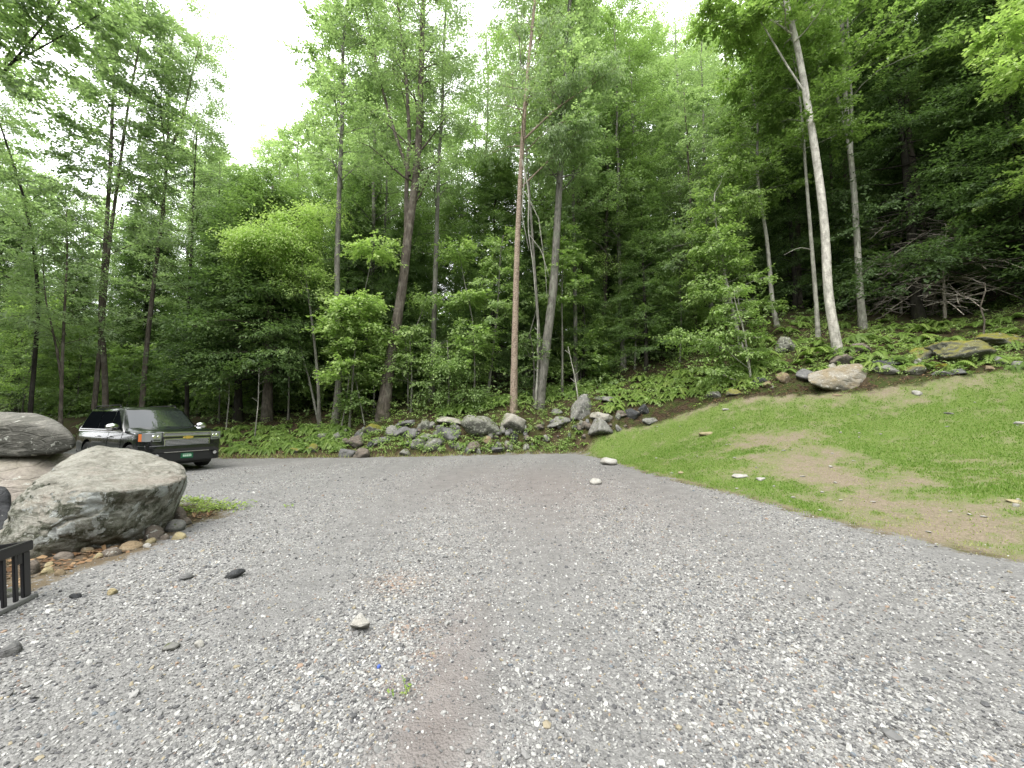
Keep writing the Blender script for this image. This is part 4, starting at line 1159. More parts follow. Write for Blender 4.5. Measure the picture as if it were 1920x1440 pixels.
    traced('birch_tree', 'grey leaning tree cut by the right edge of the photo', T, [(1938, 560), (1925, 470), (1913, 380), (1897, 270), (1882, 180), (1872, 60)], 15, 19, 'palegrey', 'bright', 'maple', Y=17.5, seed=23, crown=hw(s0=.5, n=26, L0=3.2, elev=.4), tint=.45)
    traced('sapling_tree', 'thin shaded stem near the right edge behind the dead twigs', T, [(1890, 500), (1886, 420), (1882, 330), (1880, 240)], 8, 14, 'brown', 'mid', 'maple', Y=24, seed=24, crown=hw(s0=.4, n=20, L0=2.6, elev=.2), tint=.35)
    # saplings and leafy bushes of the forest edge
    traced('sapling_tree', 'slim pale leaning stem with bright leaves beside the dark slate block', T, [(1409, 722), (1402, 660), (1392, 600), (1376, 560)], 5, 4.2, 'pale', 'bright', 'under', Y=17.6, seed=30,
           blobs=[(1350, 640, 48, 130, .3), (1290, 628, 42, 90, .6), (1395, 655, 30, 60, 0), (1330, 690, 40, 90, .5)], crown=hw(s0=.3, n=14, L0=.9, L1=.5, elev=.2, subs=5), tint=.55)
    traced('maple_tree', 'pale stemmed young tree with tiers of bright leaves left of the big tan boulder', T, [(1392, 640), (1376, 590), (1362, 530), (1350, 470), (1340, 400)], 10, 8.5, 'palegrey', 'bright', 'under', Y=20, seed=31,
           crown=hw(s0=.25, n=24, L0=2.0, L1=.7, elev=.15, sag=.2, subs=7), blobs=[(1340, 470, 42, 130, -.5), (1400, 380, 40, 100, 0), (1320, 540, 42, 110, -.4), (1360, 320, 45, 110, 0.3)], scale=1.15, tint=.6)
    traced('maple_tree', 'young tree holding the big rounded bright crown between the vehicle and the rocks', T, [(600, 790), (596, 700), (585, 600), (570, 500), (545, 430)], 8, 8.8, 'grey', 'bright', 'fine', Y=18.6, seed=32,
           blobs=[(505, 455, 66, 620, -.9), (560, 430, 50, 260, 0), (470, 480, 40, 160, -.4), (600, 400, 40, 150, 0.3), (550, 500, 36, 120, -.4)], crown=hw(s0=.55, n=10, L0=1.4, L1=.8), scale=1.0, tint=.8)
    traced('sapling_tree', 'broad leaved sapling with light green tiers in front of the straight greyish tree', T, [(655, 790), (662, 700), (668, 620), (680, 560)], 5, 5.2, 'grey', 'bright', 'maple', Y=18.2, seed=33,
           blobs=[(665, 570, 48, 150, -.3), (700, 470, 44, 130, 0), (640, 610, 38, 100, -.3), (720, 620, 36, 90, 0)], crown=hw(s0=.35, n=12, L0=1.3, L1=.6, elev=.2), tint=.6)
    for i, (x, y, top, lab, bl) in enumerate([
        (410, 796, 640, 'leafy sapling filling the shade right of the vehicle hood', [(420, 640, 50, 170, 0), (390, 690, 36, 90, .3), (450, 590, 40, 110, .5)]),
        (540, 795, 600, 'leafy sapling between the shaded conifers and the rounded bright crown', [(530, 560, 50, 150, .5), (560, 640, 40, 110, 0), (500, 620, 40, 110, .6)]),
        (340, 770, 600, 'leafy sapling rising behind the vehicle roof', [(330, 610, 44, 150, 0), (300, 560, 30, 80, .3), (370, 560, 34, 80, .4)]),
        (700, 790, 690, 'low broad leaf sapling in front of the thick leaning tree', [(668, 752, 26, 60, -.8), (690, 680, 38, 110, .3)]),
        (770, 785, 640, 'bushy sapling right of the thick leaning tree', [(770, 620, 46, 140, .4), (800, 560, 40, 110, .8), (740, 680, 38, 100, 0)]),
        (840, 780, 660, 'bright low sapling above the long pale slab', [(845, 690, 46, 150, -.2), (880, 740, 32, 90, -.3), (815, 740, 34, 90, -.2)]),
        (888, 775, 600, 'tall thin sapling with sparse tiers left of the flaky barked tree', [(880, 560, 40, 110, .5), (900, 640, 38, 100, .2), (860, 470, 36, 80, .8)]),
        (1000, 765, 640, 'sparse sapling behind the long low pale grey stone', [(1010, 560, 36, 80, 1), (985, 650, 28, 50, .4)]),
        (1095, 725, 540, 'spindly sapling with drooping leaves near the slim straight grey tree', [(1100, 510, 42, 110, .2), (1150, 500, 34, 60, 0.3), (1060, 600, 26, 40, 0.2)]),
        (1190, 700, 560, 'leafy sapling in the shade behind the fern bed', [(1190, 560, 50, 150, .6), (1150, 600, 40, 100, 1), (1230, 620, 40, 100, .3)]),
        (1275, 690, 500, 'layered sapling left of the tiered young tree', [(1270, 520, 56, 170, .5), (1300, 450, 46, 130, .8), (1240, 440, 46, 120, 1)]),
        (250, 775, 620, 'leafy sapling behind the vehicle windshield', [(250, 650, 50, 160, .6), (220, 720, 40, 100, .2), (290, 700, 42, 110, .3)]),
        (20, 772, 600, 'pale green sapling at the left edge above the slab boulder', [(20, 620, 60, 170, .6), (60, 690, 44, 110, .3), (-20, 520, 60, 140, .9)]),
    ]):
        traced('sapling_tree', lab, T, [(x, y), (x + 3, (y + top) / 2), (x - 2, top)], 4.5, 3.4 if x < 1600 else 1.6, 'grey', ['bright', 'mid'][i % 2], ['maple', 'under', 'fine'][i % 3], Y=hit(x, y)[1] + .6, seed=50 + i,
               blobs=bl, crown=hw(s0=.4, n=10, L0=1.2, L1=.5, elev=.25, subs=5, per=2), tint=.52)
    # limb of a tree that stands off to the left and reaches over the frame
    traced('maple_tree', 'tree outside the left edge whose thick dark limbs reach over the top left corner', T, [(-330, 800), (-300, 600), (-240, 400), (-140, 260), (-40, 185), (30, 110), (90, 40), (130, -30)], 22, 14, 'dark', 'haze_paled', 'maple', Y=12.5, seed=70,
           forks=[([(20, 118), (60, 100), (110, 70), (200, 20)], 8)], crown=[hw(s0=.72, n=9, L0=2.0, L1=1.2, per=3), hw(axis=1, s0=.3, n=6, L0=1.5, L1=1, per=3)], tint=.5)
    # branch of a tree off to the right
    traced('maple_tree', 'tree outside the right edge whose bright leaves hang in the top right corner', T, [(2150, 650), (2140, 450), (2120, 250), (2080, 100), (2040, -50)], 24, 16, 'grey', 'bright', 'maple', Y=13.5, seed=71,
           crown=hw(s0=.35, n=34, L0=3.6, elev=.1, sag=.4), blobs=[(1880, 60, 34, 90, 0), (1905, 130, 30, 60, -.3)], tint=.8)
    # leaning pale limb at right edge
    # dead twigs round the spruce: part of that tree's own neighbour snags
    g = np.random.default_rng(5)
    for (x, y, top, w, lab, n, L) in [(1772, 597, 420, 6, 'thin dead snag with drooping bare twigs right of the brown spruce trunk', 26, 2.7), (1690, 588, 400, 5, 'bare dead sapling bristling with grey twigs left of the brown spruce trunk', 34, 2.8)]:
        root = empty('dead_tree', hit(x, y) , lab, 'dead tree'); b = hit(x, y)
        ax = np.array([b, P(x - 3, (y + top) / 2, b[1]), P(x + 2, top, b[1])]); ax = interp(ax, np.linspace(0, 1, 10))
        wd = Acc(); add_tube(wd, ax, np.linspace(w / 2 / F_PX * b[1], .015, 10), 6)
        tw = Acc(); sp = []
        grow(tw, sp, ax, np.linspace(.05, .02, 10), g, s0=.1, s1=1, n=n * 2, L0=L, L1=L * .8, elev=.15, sag=1.0, subs=8, per=1, bare=.15, rmin=.018)
        for a in (wd, tw):
            for i in range(len(a.v)): a.v[i] = a.v[i] - b.astype(np.float32)
        wd.build('trunk', BARK['dead'], root, smooth=True); tw.build('twigs', BARK['dead'], root, smooth=True)
    # thin crooked snag standing on the outcrop and leaning sticks
    b = hit(1848, 640); root = empty('dead_sapling', b, 'crooked bare thin stem standing on the mossy outcrop', 'dead stem')
    wd = Acc(); add_tube(wd, np.array([P(1843, 645, b[1]), P(1846, 600, b[1]), P(1838, 575, b[1]), P(1848, 545, b[1]), P(1846, 530, b[1])]) - b, [.035, .03, .028, .02, .008], 6)
    wd.build('trunk', BARK['brown'], root, smooth=True)
    # slim bare stems standing in the forest edge
    for i, (x0, y0, x1, y1, w, Yd, lab) in enumerate([
        (478, 808, 486, 690, 2.6, 17.8, 'thin white stem right of the thick shaded trunks'), (424, 800, 430, 700, 2.4, 18.6, 'thin white stem close to the vehicle headlight'), (640, 790, 655, 700, 3, 18.3, 'thin bare stem leaning right behind the straight greyish tree'),
        (684, 788, 650, 650, 3, 18.4, 'thin bare stem leaning left across the sapling'), (598, 740, 560, 640, 5, 19.2, 'bare grey stem leaning left behind the ferns'), (765, 775, 760, 640, 3, 19.2, 'thin grey stem right of the thick leaning tree'),
        (1086, 745, 1065, 650, 3, 19, 'thin white stem leaning left over the pointed boulder'), (1004, 760, 1008, 600, 5.5, 19.2, 'pale dead stem beside the thick grey tree'), (1402, 640, 1380, 540, 3, 17.9, 'bare twiggy stem crossing the slim pale sapling'),
        (1093, 640, 1080, 520, 5, 24, 'pale birch stem leaning left in the shade behind the slim grey tree')]):
        b = P(x0, y0, Yd); b[2] = H1(b[0], b[1]); e = P(x1, y1, Yd + .3)
        root = empty('bare_sapling', b, lab, 'bare sapling')
        wd = Acc(); r = w / 2 / F_PX * Yd
        pts = interp(np.array([b, (b + e) / 2 + np.array([.06, 0, 0]), e]), np.linspace(0, 1, 7)) - b
        add_tube(wd, pts, np.linspace(r, r * .4, 7), 5)
        for q in range(5):
            p = interp(pts, .4 + .12 * q); a = g.uniform(0, 6.28); add_tube(wd, [p, p + np.array([math.cos(a) * .25, math.sin(a) * .2, .2])], [r * .4, r * .15], 3)
        wd.build('trunk', BARK['palegrey' if i != 5 else 'grey'], root, smooth=True)
    # arching dead branches hanging right of the flaky tree
    b = P(985, 300, 18.6); ac = Acc()
    for (pp, w) in [([(979, 300), (992, 360), (990, 430), (1000, 500), (1004, 560)], 3.4), ([(984, 330), (978, 400), (992, 470)], 2.4), ([(992, 440), (1015, 470), (1030, 520)], 2.2), ([(985, 360), (1010, 410), (1022, 500), (1026, 560)], 2)]:
        q = np.array([P(x, y, 18.2) for x, y in pp]); q = interp(q, np.linspace(0, 1, 12)); add_tube(ac, q, np.linspace(w, w * .4, 12) / 2 / F_PX * 18.2, 4)
    o = ac.build('hanging_branch', BARK['palegrey'], None, smooth=True); tag(o, 'long pale bare branches hanging beside the flaky barked trunk', 'branch')


trees()


# ------------------------------------------------------------------ forest behind: a few kinds, copied
def proto_tree(name, label, group, kind, H, bark, leaf, r, seed, crown, scale, tint):
    g = np.random.default_rng(seed)
    n = 18
    ax = np.stack([np.cumsum(g.normal(0, .05, n)), np.cumsum(g.normal(0, .05, n)), np.linspace(-.4, H, n)], -1)
    rad = r * (1 - .8 * np.linspace(0, 1, n)); rad[0] *= 1.5; rad[1] *= 1.15
    wood = Acc(); spr = []
    add_tube(wood, ax, rad, 9, .1, seed)
    for c in crown: grow(wood, spr, ax, rad, g, twig=False, **c)
    root = empty(name, (0, 0, 0), label, 'tree', group)
    finish_tree(root, wood, Acc(), BARK[bark], LEAF[leaf], spr, kind, g, scale, tint, .3)
    return root


def forest():
    g = np.random.default_rng(77)
    gA = 'leafy trees of the deeper forest'; gB = 'dark conifers of the deeper forest'; gC = 'leafy understory trees of the forest edge'
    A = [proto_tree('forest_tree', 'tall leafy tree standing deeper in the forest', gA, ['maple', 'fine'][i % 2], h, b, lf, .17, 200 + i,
                    [dict(s0=.25, s1=1, n=46, L0=5.6, L1=2.0, elev=.35, sag=.4, subs=9, per=4, bare=.3)], 1.15, .5) for i, (h, b, lf) in enumerate([(24, 'brown', 'haze_paled'), (26, 'grey', 'haze_paled'), (23, 'brown', 'haze_paled'), (25, 'grey', 'mid')])]
    B = [proto_tree('conifer_tree', 'dark conifer standing deeper in the forest', gB, 'hemlock', h, 'dark', 'dark', .2, 230 + i,
                    [dict(s0=.08, s1=1, n=100, L0=4.0, L1=.5, elev=-.02, sag=.25, subs=9, per=4)], 1.7, .45) for i, h in enumerate([19, 22, 17])]
    U = [proto_tree('understory_tree', 'leafy understory tree at the forest edge', gC, k, h, 'grey', lf, .05, 260 + i,
                    [dict(s0=.15, s1=1, n=26, L0=2.4, L1=.8, elev=.12, sag=.2, subs=7, per=3)], 1.2, .45) for i, (h, k, lf) in enumerate([(5.5, 'maple', 'mid'), (7, 'under', 'mid'), (4.2, 'maple', 'bright'), (8, 'fine', 'bright')])]
    used = set()

    def put(lib, x, y, sc):
        k = g.integers(0, len(lib)); o = lib[k]; p = (x, y, H1(x, y))
        if id(o) not in used:
            used.add(id(o)); o.location = p; o.rotation_euler = (0, 0, g.uniform(0, 6.28)); o.scale = (sc, sc, sc)
        else:
            dup(o, p, g.uniform(0, 6.28), sc)

    def depth0(x):  # front of the forest
        return 21.5
    pts = []
    def scatter(n, y0, y1, mind, fx, lib, s0, s1, cond=None, pw=1.0):
        c = 0; tries = 0
        while c < n and tries < n * 60:
            tries += 1
            y = y0 + (y1 - y0) * g.uniform(0, 1) ** pw; x = g.uniform(-fx, fx) * y
            if cond is not None and not cond(x, y): continue
            if sdist(GP, np.array([x]), np.array([y]))[0] < 2 or sdist(LP, np.array([x]), np.array([y]))[0] < 2: continue
            if any((x - a) ** 2 + (y - b) ** 2 < mind ** 2 for a, b, m in pts if m == mind): continue
            pts.append((x, y, mind)); put(lib, x, y, g.uniform(s0, s1)); c += 1

    HT = {id(o): h for o, h in zip(A + B + U, [24, 26, 23, 25, 19, 22, 17, 5.5, 7, 4.2, 8])}

    def put_top(lib, x, y, pyt):
        """a tree whose top reaches the given height over the horizon"""
        k = g.integers(0, len(lib)); o = lib[k]; z = H1(x, y)
        Hn = CAM_H + (780 - pyt) / F_PX * y - z
        sc = float(np.clip(Hn / HT[id(o)], .45, 1.25)); p = (x, y, z)
        if id(o) not in used:
            used.add(id(o)); o.location = p; o.rotation_euler = (0, 0, g.uniform(0, 6.28)); o.scale = (sc, sc, sc)
        else:
            dup(o, p, g.uniform(0, 6.28), sc)

    def scatter2(n, y0, y1, mind, k0, k1, lib, t0, t1):
        c = 0; tries = 0
        while c < n and tries < n * 60:
            tries += 1
            y = g.uniform(y0, y1); x = g.uniform(k0, k1) * y
            if sdist(GP, np.array([x]), np.array([y]))[0] < 2 or sdist(LP, np.array([x]), np.array([y]))[0] < 2: continue
            if any((x - a) ** 2 + (y - b) ** 2 < mind ** 2 for a, b, m in pts if m == mind): continue
            pts.append((x, y, mind)); put_top(lib, x, y, g.uniform(t0, t1)); c += 1
    scatter2(11, 25, 46, 3.2, -.46, .2, A, -80, 200)
    scatter2(5, 23, 36, 2.6, -.12, .34, A, -160, -20)
    scatter2(3, 24, 38, 2.6, -.44, -.2, A, -120, 60)
    scatter2(12, 22.5, 42, 3.2, .2, .52, A, -60, 140)
    scatter2(26, 24, 50, 3.2, .52, 1.5, A, -150, 100)
    scatter2(12, 24, 44, 3.2, -.84, -.5, A, 215, 330)
    scatter2(9, 26, 50, 3.2, -1.5, -.84, A, 150, 450)
    scatter2(12, 23, 38, 3.2, .5, 1.45, B, -50, 300)
    scatter2(20, 22.5, 36, 2.8, -.78, .5, B, 260, 480)
    scatter2(8, 26, 40, 2.8, -1.4, -.8, B, 350, 520)
    scatter(46, 21.5, 36, 2.1, 1.4, U, .7, 1.15, lambda x, y: x < 0.3 * y)
    scatter(26, 23, 38, 2.1, 1.4, U, .7, 1.1, lambda x, y: x >= 0.3 * y)
    # trees further round, beyond the sides of the frame
    for (x, y) in [(-24, 9), (-27, 14), (-30, 20), (-22, 4), (-21, 6.5), (-25, 11.5), (-28, 6), (-24, 1), (-31, 11), (-34, 16), (24, 14), (27, 18), (24, 9.5), (29, 12), (22, 4), (28, 4)]:
        put(A, x, y, g.uniform(.9, 1.1))
    for (x, y) in [(23, 17), (27, 22), (31, 16), (20.5, 19.5)]:
        put(B, x, y, g.uniform(.9, 1.1))


forest()


# far wooded hill: one leafy mass far away
def far_woods():
    g = np.random.default_rng(9); acc = Acc()
    n = 42000
    th = g.uniform(-1.15, 1.15, n); r = g.uniform(58, 100, n)
    x = r * np.sin(th); y = r * np.cos(th)
    h = height(x, y)
    z = h + g.uniform(0, 1, n) ** .7 * (10 + 5 * fbm2(x, y, 3, 8, .12)) 
    sz = g.uniform(.8, 1.9, n)
    k = kite(1.0, .8)[None] * sz[:, None, None]
    a = g.uniform(0, 6.28, n); t = g.normal(0, .6, n)
    X = k[..., 0] * np.cos(a)[:, None] - k[..., 1] * np.sin(a)[:, None]; Y = k[..., 0] * np.sin(a)[:, None] + k[..., 1] * np.cos(a)[:, None]
    Z = k[..., 2] + X * t[:, None]
    V = np.stack([X + x[:, None], Y + y[:, None], Z + z[:, None]], -1).reshape(-1, 3)
    acc.add(V, np.arange(len(V)).reshape(-1, 4), np.repeat(np.clip(g.normal(.45, .2, n), 0, 1), 4))
    # the wood goes on all round the clearing
    n = 26000; th = g.uniform(1.2, 5.08, n); r = g.uniform(34, 46, n); x = r * np.sin(th); y = r * np.cos(th)
    z = height(x, y) + g.uniform(0, 1, n) * (15 + 5 * fbm2(x, y, 3, 8, .12)); sz = g.uniform(.8, 1.9, n)
    k = kite(1.0, .8)[None] * sz[:, None, None]; a = g.uniform(0, 6.28, n); t = g.normal(0, .8, n)
    X = k[..., 0] * np.cos(a)[:, None] - k[..., 1] * np.sin(a)[:, None]; Y = k[..., 0] * np.sin(a)[:, None] + k[..., 1] * np.cos(a)[:, None]
    V = np.stack([X + x[:, None], Y + y[:, None], k[..., 2] + X * t[:, None] + z[:, None]], -1).reshape(-1, 3)
    acc.add(V, np.arange(len(V)).reshape(-1, 4), np.repeat(np.clip(g.normal(.45, .2, n), 0, 1), 4))
    o = acc.build('far_woods', LEAF['mid']); tag(o, 'distant leafy woodland closing the view between the trunks', 'woods', kind='stuff')


far_woods()


# ------------------------------------------------------------------ ferns, undergrowth, grass, litter
def fern_geo(seed, nf=9, L=.6, up=.9):
    g = np.random.default_rng(seed); V = []; A_ = []
    for i in range(nf):
        a = i * 6.283 / nf + g.normal(0, .25); l = L * g.uniform(.7, 1.15); u = up * g.uniform(.75, 1.2)
        ns = 13; s = np.linspace(.12, 1, ns)
        R = l * s * .85; Z = l * (u * s - (u + .15) * s ** 2.4)
        tint = g.normal(.5, .12)
        for j in range(ns):
            w = l * .30 * math.sin(min(1, (1.08 - s[j]) * 1.35) * 1.5) ** .9 + .01
            dz = (Z[min(j + 1, ns - 1)] - Z[j - 1]) / (R[min(j + 1, ns - 1)] - R[j - 1] + 1e-5)
            for sd in (-1, 1):
                k = kite(w, l * .085, .5) ; yaw = sd * 1.15
                x = k[:, 0] * math.cos(yaw) - k[:, 1] * math.sin(yaw); y = k[:, 0] * math.sin(yaw) + k[:, 1] * math.cos(yaw)
                z = k[:, 2] + dz * x * .8 - abs(0.22) * np.abs(y)
                X = R[j] + x; Y = y; Zz = Z[j] + z
                V.append(np.stack([X * math.cos(a) - Y * math.sin(a), X * math.sin(a) + Y * math.cos(a), Zz], -1)); A_.append(np.full(4, tint + .2 * s[j] - .1))
        # rachis
        xs = np.array([[R[j] * math.cos(a), R[j] * math.sin(a), Z[j]] for j in range(0, ns, 3)])
    return np.concatenate(V), np.clip(np.concatenate(A_), 0, 1)


def plants():
    g = np.random.default_rng(31)
    FG = [fern_geo(300 + i, 7 + i % 4, up=.8 + .15 * (i % 3)) for i in range(6)]

    def bed(name, label, spots, s0, s1, tint=0):
        acc = Acc()
        for (x, y, k) in spots:
            v, a = FG[g.integers(0, 6)]; s = g.uniform(s0, s1) * k; r = g.uniform(0, 6.28)
            vv = v * s; X = vv[:, 0] * math.cos(r) - vv[:, 1] * math.sin(r); Y = vv[:, 0] * math.sin(r) + vv[:, 1] * math.cos(r)
            acc.add(np.stack([X + x, Y + y, vv[:, 2] + H1(x, y)], -1), np.arange(len(vv)).reshape(-1, 4), np.clip(a + tint + g.normal(0, .08), 0, 1))
        o = acc.build(name, LEAF['fern']); tag(o, label, 'ferns', kind='stuff'); return o

    def spots_px(n, x0, x1, yf0, yf1, k=1.0):
        out = []
        while len(out) < n:
            px = g.uniform(x0, x1); f = g.uniform(0, 1)
            py = yf0(px) * (1 - f) + yf1(px) * f
            h = hit(px, py)
            if sdist(GP, h[0], h[1]) < .12 or sdist(LP, h[0], h[1]) < .25: continue
            out.append((h[0], h[1], k))
        return out
    lin = lambda x0, y0, x1, y1: (lambda x: y0 + (y1 - y0) * (x - x0) / (x1 - x0))
    bed('fern_bed', 'bright fern bed along the upper left edge of the lawn', spots_px(170, 1130, 1430, lin(1130, 772, 1430, 722), lin(1130, 715, 1430, 680)), .55, 1.1, .1)
    bed('fern_bed', 'fern bed between the parked vehicle and the rock row', spots_px(150, 415, 650, lin(415, 852, 650, 845), lin(415, 800, 650, 795)), .5, .9, .1)
    bed('fern_bed', 'shaded ferns on the forest floor behind the rock row', spots_px(120, 830, 1140, lin(830, 778, 1140, 735), lin(830, 765, 1140, 705)), .6, 1.1, -.15)
    # single ferns of the right bank
    src = []
    root_label = 'bright green fern growing among the mossy rocks of the right bank'; grp = 'ferns growing on the right bank'
    for i in range(5):
        v, a = FG[i]; acc = Acc(); acc.add(v, np.arange(len(v)).reshape(-1, 4), a)
        o = acc.build('fern', LEAF['fern']); tag(o, root_label, 'fern', grp); src.append(o)
    spots = [(1500, 655), (1510, 640), (1640, 690), (1690, 690), (1700, 650), (1570, 672), (1640, 668), (1650, 640), (1738, 664), (1585, 655), (1690, 630), (1720, 622), (1760, 612), (1780, 610), (1800, 600), (1860, 606), (1890, 602), (1900, 560),
             (1820, 672), (1850, 674), (1905, 690), (1500, 612), (1605, 640), (1625, 632), (1660, 618), (1690, 614), (1540, 648), (1470, 648), (1430, 668), (1450, 684), (1475, 694), (1505, 682), (1530, 668), (1600, 676), (1480, 622), (1510, 600), (1405, 690), (1550, 612),
             (1580, 612), (1645, 605), (1660, 654), (1745, 622), (1870, 640), (1896, 650), (1912, 626), (1836, 612), (1790, 690), (1670, 682), (1870, 680), (1730, 690), (1780, 640), (1535, 696), (1725, 640), (1765, 660), (1420, 650), (1440, 640)]
    for i, (px, py) in enumerate(spots):
        h = hit(px, py); s = g.uniform(.85, 1.45)
        tl = g.normal(0, .16, 2); s3 = (s * g.uniform(.8, 1.15), s * g.uniform(.8, 1.15), s * g.uniform(.7, 1.4))
        if i < 5: o = src[i]; o.location = h; o.rotation_euler = (tl[0], tl[1], g.uniform(0, 6)); o.scale = s3
        else:
            o = src[i % 5].copy(); C.objects.link(o); o.location = h; o.rotation_euler = (tl[0], tl[1], g.uniform(0, 6)); o.scale = s3
    # single ferns along the rock row
    grp2 = 'ferns growing between the stones of the rock row'
    for i, (px, py) in enumerate([(1010, 820), (1000, 838), (765, 812), (688, 818), (622, 830), (704, 806), (1085, 810), (870, 835), (1132, 782), (640, 822), (1098, 832), (900, 840)]):
        h = hit(px, py); o = src[i % 5].copy(); C.objects.link(o); s = g.uniform(.45, .75); o.location = h; o.rotation_euler = (0, 0, g.uniform(0, 6)); o.scale = (s, s, s)
        o['label'] = 'light green fern growing between the stones of the rock row'; o['group'] = grp2
    # weeds and seedlings
    spr = []

    def weeds(n, x0, x1, y0, y1, hi):
        for _ in range(n):
            px = g.uniform(x0, x1); py = g.uniform(y0, y1); h = hit(px, py)
            if sdist(GP, h[0], h[1]) < .05 or sdist(LP, h[0], h[1]) < .1: continue
            for k in range(3): spr.append((h[0], h[1], h[2] + g.uniform(.02, hi), g.uniform(0, 6.28), g.uniform(-.1, .6)))
    weeds(260, 420, 1090, 775, 850, .35); weeds(300, 1100, 1460, 670, 760, .5); weeds(620, 1420, 1915, 570, 705, .22); weeds(220, 600, 1130, 740, 785, .7); weeds(160, 740, 1080, 822, 850, .2); weeds(120, 600, 760, 790, 850, .2)
    s = np.array(spr); acc = Acc(); add_sprays(acc, 'under', s[:, :3], s[:, 3], s[:, 4], g.uniform(.4, .9, len(s)), g, .5)
    o = acc.build('undergrowth', LEAF['bright']); tag(o, 'low leafy seedlings and weeds between rocks and ferns', 'undergrowth', kind='stuff')
    # forest undergrowth, darker
    n = 2600; y = g.uniform(20, 45, n); x = g.uniform(-1.3, 1.2, n) * y; z = height(x, y)
    pos = np.stack([x, y, z + g.uniform(0, .8, n)], -1); acc = Acc()
    add_sprays(acc, 'under', pos, g.uniform(0, 6.28, n), g.uniform(-.2, .5, n), g.uniform(.9, 1.8, n), g, .45)
    o = acc.build('forest_undergrowth', LEAF['mid']); tag(o, 'knee high leafy growth on the forest floor', 'undergrowth', kind='stuff')
    # green weeds by the huge boulder and one on the gravel
    for (px, py, n, rx, lab) in [(402, 955, 80, .32, 'patch of yellow green weeds on the gravel right of the huge boulder'), (755, 1303, 5, .03, 'tiny bright green weed alone in the gravel'), (375, 943, 36, .2, 'small clump of weeds just behind the yellow green patch')]:
        h = hit(px, py); acc = Acc(); k = n
        pos = np.stack([g.normal(0, rx, k), g.normal(0, rx * .6, k), g.uniform(.01, .05, k)], -1)
        add_sprays(acc, 'under', pos, g.uniform(0, 6.28, k), g.uniform(0, .7, k), g.uniform(.25, .5, k) * (.5 if n == 5 else 1), g, .8)
        o = acc.build('weed_patch', LEAF['fern']); o.location = h; tag(o, lab, 'weeds', kind=None if n == 5 else 'stuff')
    # grass
    N = 460000; th = g.uniform(-.1, 1.2, N); r = 4.5 + (26 - 4.5) * g.uniform(0, 1, N) ** .8
    x = r * np.sin(th); y = r * np.cos(th)
    dl = sdist(LP, x, y); dg = sdist(GP, x, y); b = bare_mask(x, y, dg, dl)
    keep = (dl < .12 + .12 * g.normal(size=N)) & (dg > -.12 + .09 * g.normal(size=N) + .3 * fbm2(x, y, 4, 71, 2.0)) & (g.uniform(0, 1, N) > sstep(.0, 1.1, b + 1.1 * fbm2(x, y, 3, 72, 7.0)) * .88)
    x, y, b, dl = x[keep], y[keep], b[keep], dl[keep]; n = len(x); z = height(x, y)
    hgt = g.uniform(.018, .05, n) * (1 + .5 * fbm2(x, y, 3, 61, .7)) * (1 - .4 * sstep(.2, .9, b)); wd = g.uniform(.004, .009, n) * (1 + .06 * np.hypot(x, y))
    a = g.uniform(0, 6.28, n); ln = g.normal(0, .35, (n, 2)) * hgt[:, None]
    p0 = np.stack([x - wd * np.cos(a), y - wd * np.sin(a), z - .01], -1); p1 = np.stack([x + wd * np.cos(a), y + wd * np.sin(a), z - .01], -1); p2 = np.stack([x + ln[:, 0], y + ln[:, 1], z + hgt], -1)
    V = np.stack([p0, p1, p2], 1).reshape(-1, 3); acc = Acc()
    tint = np.clip(.4 + .25 * fbm2(x, y, 4, 63, .9) + .5 * sstep(.2, 1., b) + g.normal(0, .18, n), 0, 1)
    acc.add(V, np.arange(len(V)).reshape(-1, 3), np.repeat(tint, 3))
    o = acc.build('lawn_grass', LEAF['grass']); tag(o, 'short green grass blades covering the sloping lawn', 'grass', kind='stuff')
    # grassy fringe by the gravel and dry litter on the bank
    for nm, lf, lab, cat, N, cond in [('verge_grass', 'grass', 'longer grass along the far gravel edge', 'grass', 70000, 0), ('leaf_litter', 'dry', 'dry brown leaves and twigs on the bank and forest floor', 'leaf litter', 120000, 1)]:
        th = g.uniform(-.95, 1.15, N); r = 14.5 + 11.5 * g.uniform(0, 1, N) ** 1.5; x = r * np.sin(th); y = r * np.cos(th)
        if cond == 1:
            x = np.r_[x, g.uniform(-7, -3, 5000)]; y = np.r_[y, g.uniform(3, 7, 5000)]
        dg = sdist(GP, x, y); dl = sdist(LP, x, y)
        if cond == 0: kp = (dg > -.05) & (dg < .1 + .45 * g.uniform(0, 1, N)) & (dl > .05)
        else: kp = (dg > .1) & (dl > .05)
        x, y = x[kp], y[kp]; n = len(x); z = height(x, y); acc = Acc()
        if cond == 0:
            hgt = g.uniform(.06, .22, n); wd = g.uniform(.008, .016, n); a = g.uniform(0, 6.28, n); ln = g.normal(0, .5, (n, 2)) * hgt[:, None]
            V = np.stack([np.stack([x - wd * np.cos(a), y - wd * np.sin(a), z - .01], -1), np.stack([x + wd * np.cos(a), y + wd * np.sin(a), z - .01], -1), np.stack([x + ln[:, 0], y + ln[:, 1], z + hgt], -1)], 1).reshape(-1, 3)
            acc.add(V, np.arange(len(V)).reshape(-1, 3), np.repeat(np.clip(g.normal(.72, .2, n), 0, 1), 3))
        else:
            k = kite(1, .55)[None] * g.uniform(.035, .1, n)[:, None, None]; a = g.uniform(0, 6.28, n); t = g.normal(0, .4, n)
            X = k[..., 0] * np.cos(a)[:, None] - k[..., 1] * np.sin(a)[:, None]; Y = k[..., 0] * np.sin(a)[:, None] + k[..., 1] * np.cos(a)[:, None]
            V = np.stack([X + x[:, None], Y + y[:, None], k[..., 2] + X * t[:, None] + z[:, None] + .015], -1).reshape(-1, 3)
            acc.add(V, np.arange(len(V)).reshape(-1, 4), np.repeat(g.uniform(0, 1, n), 4))
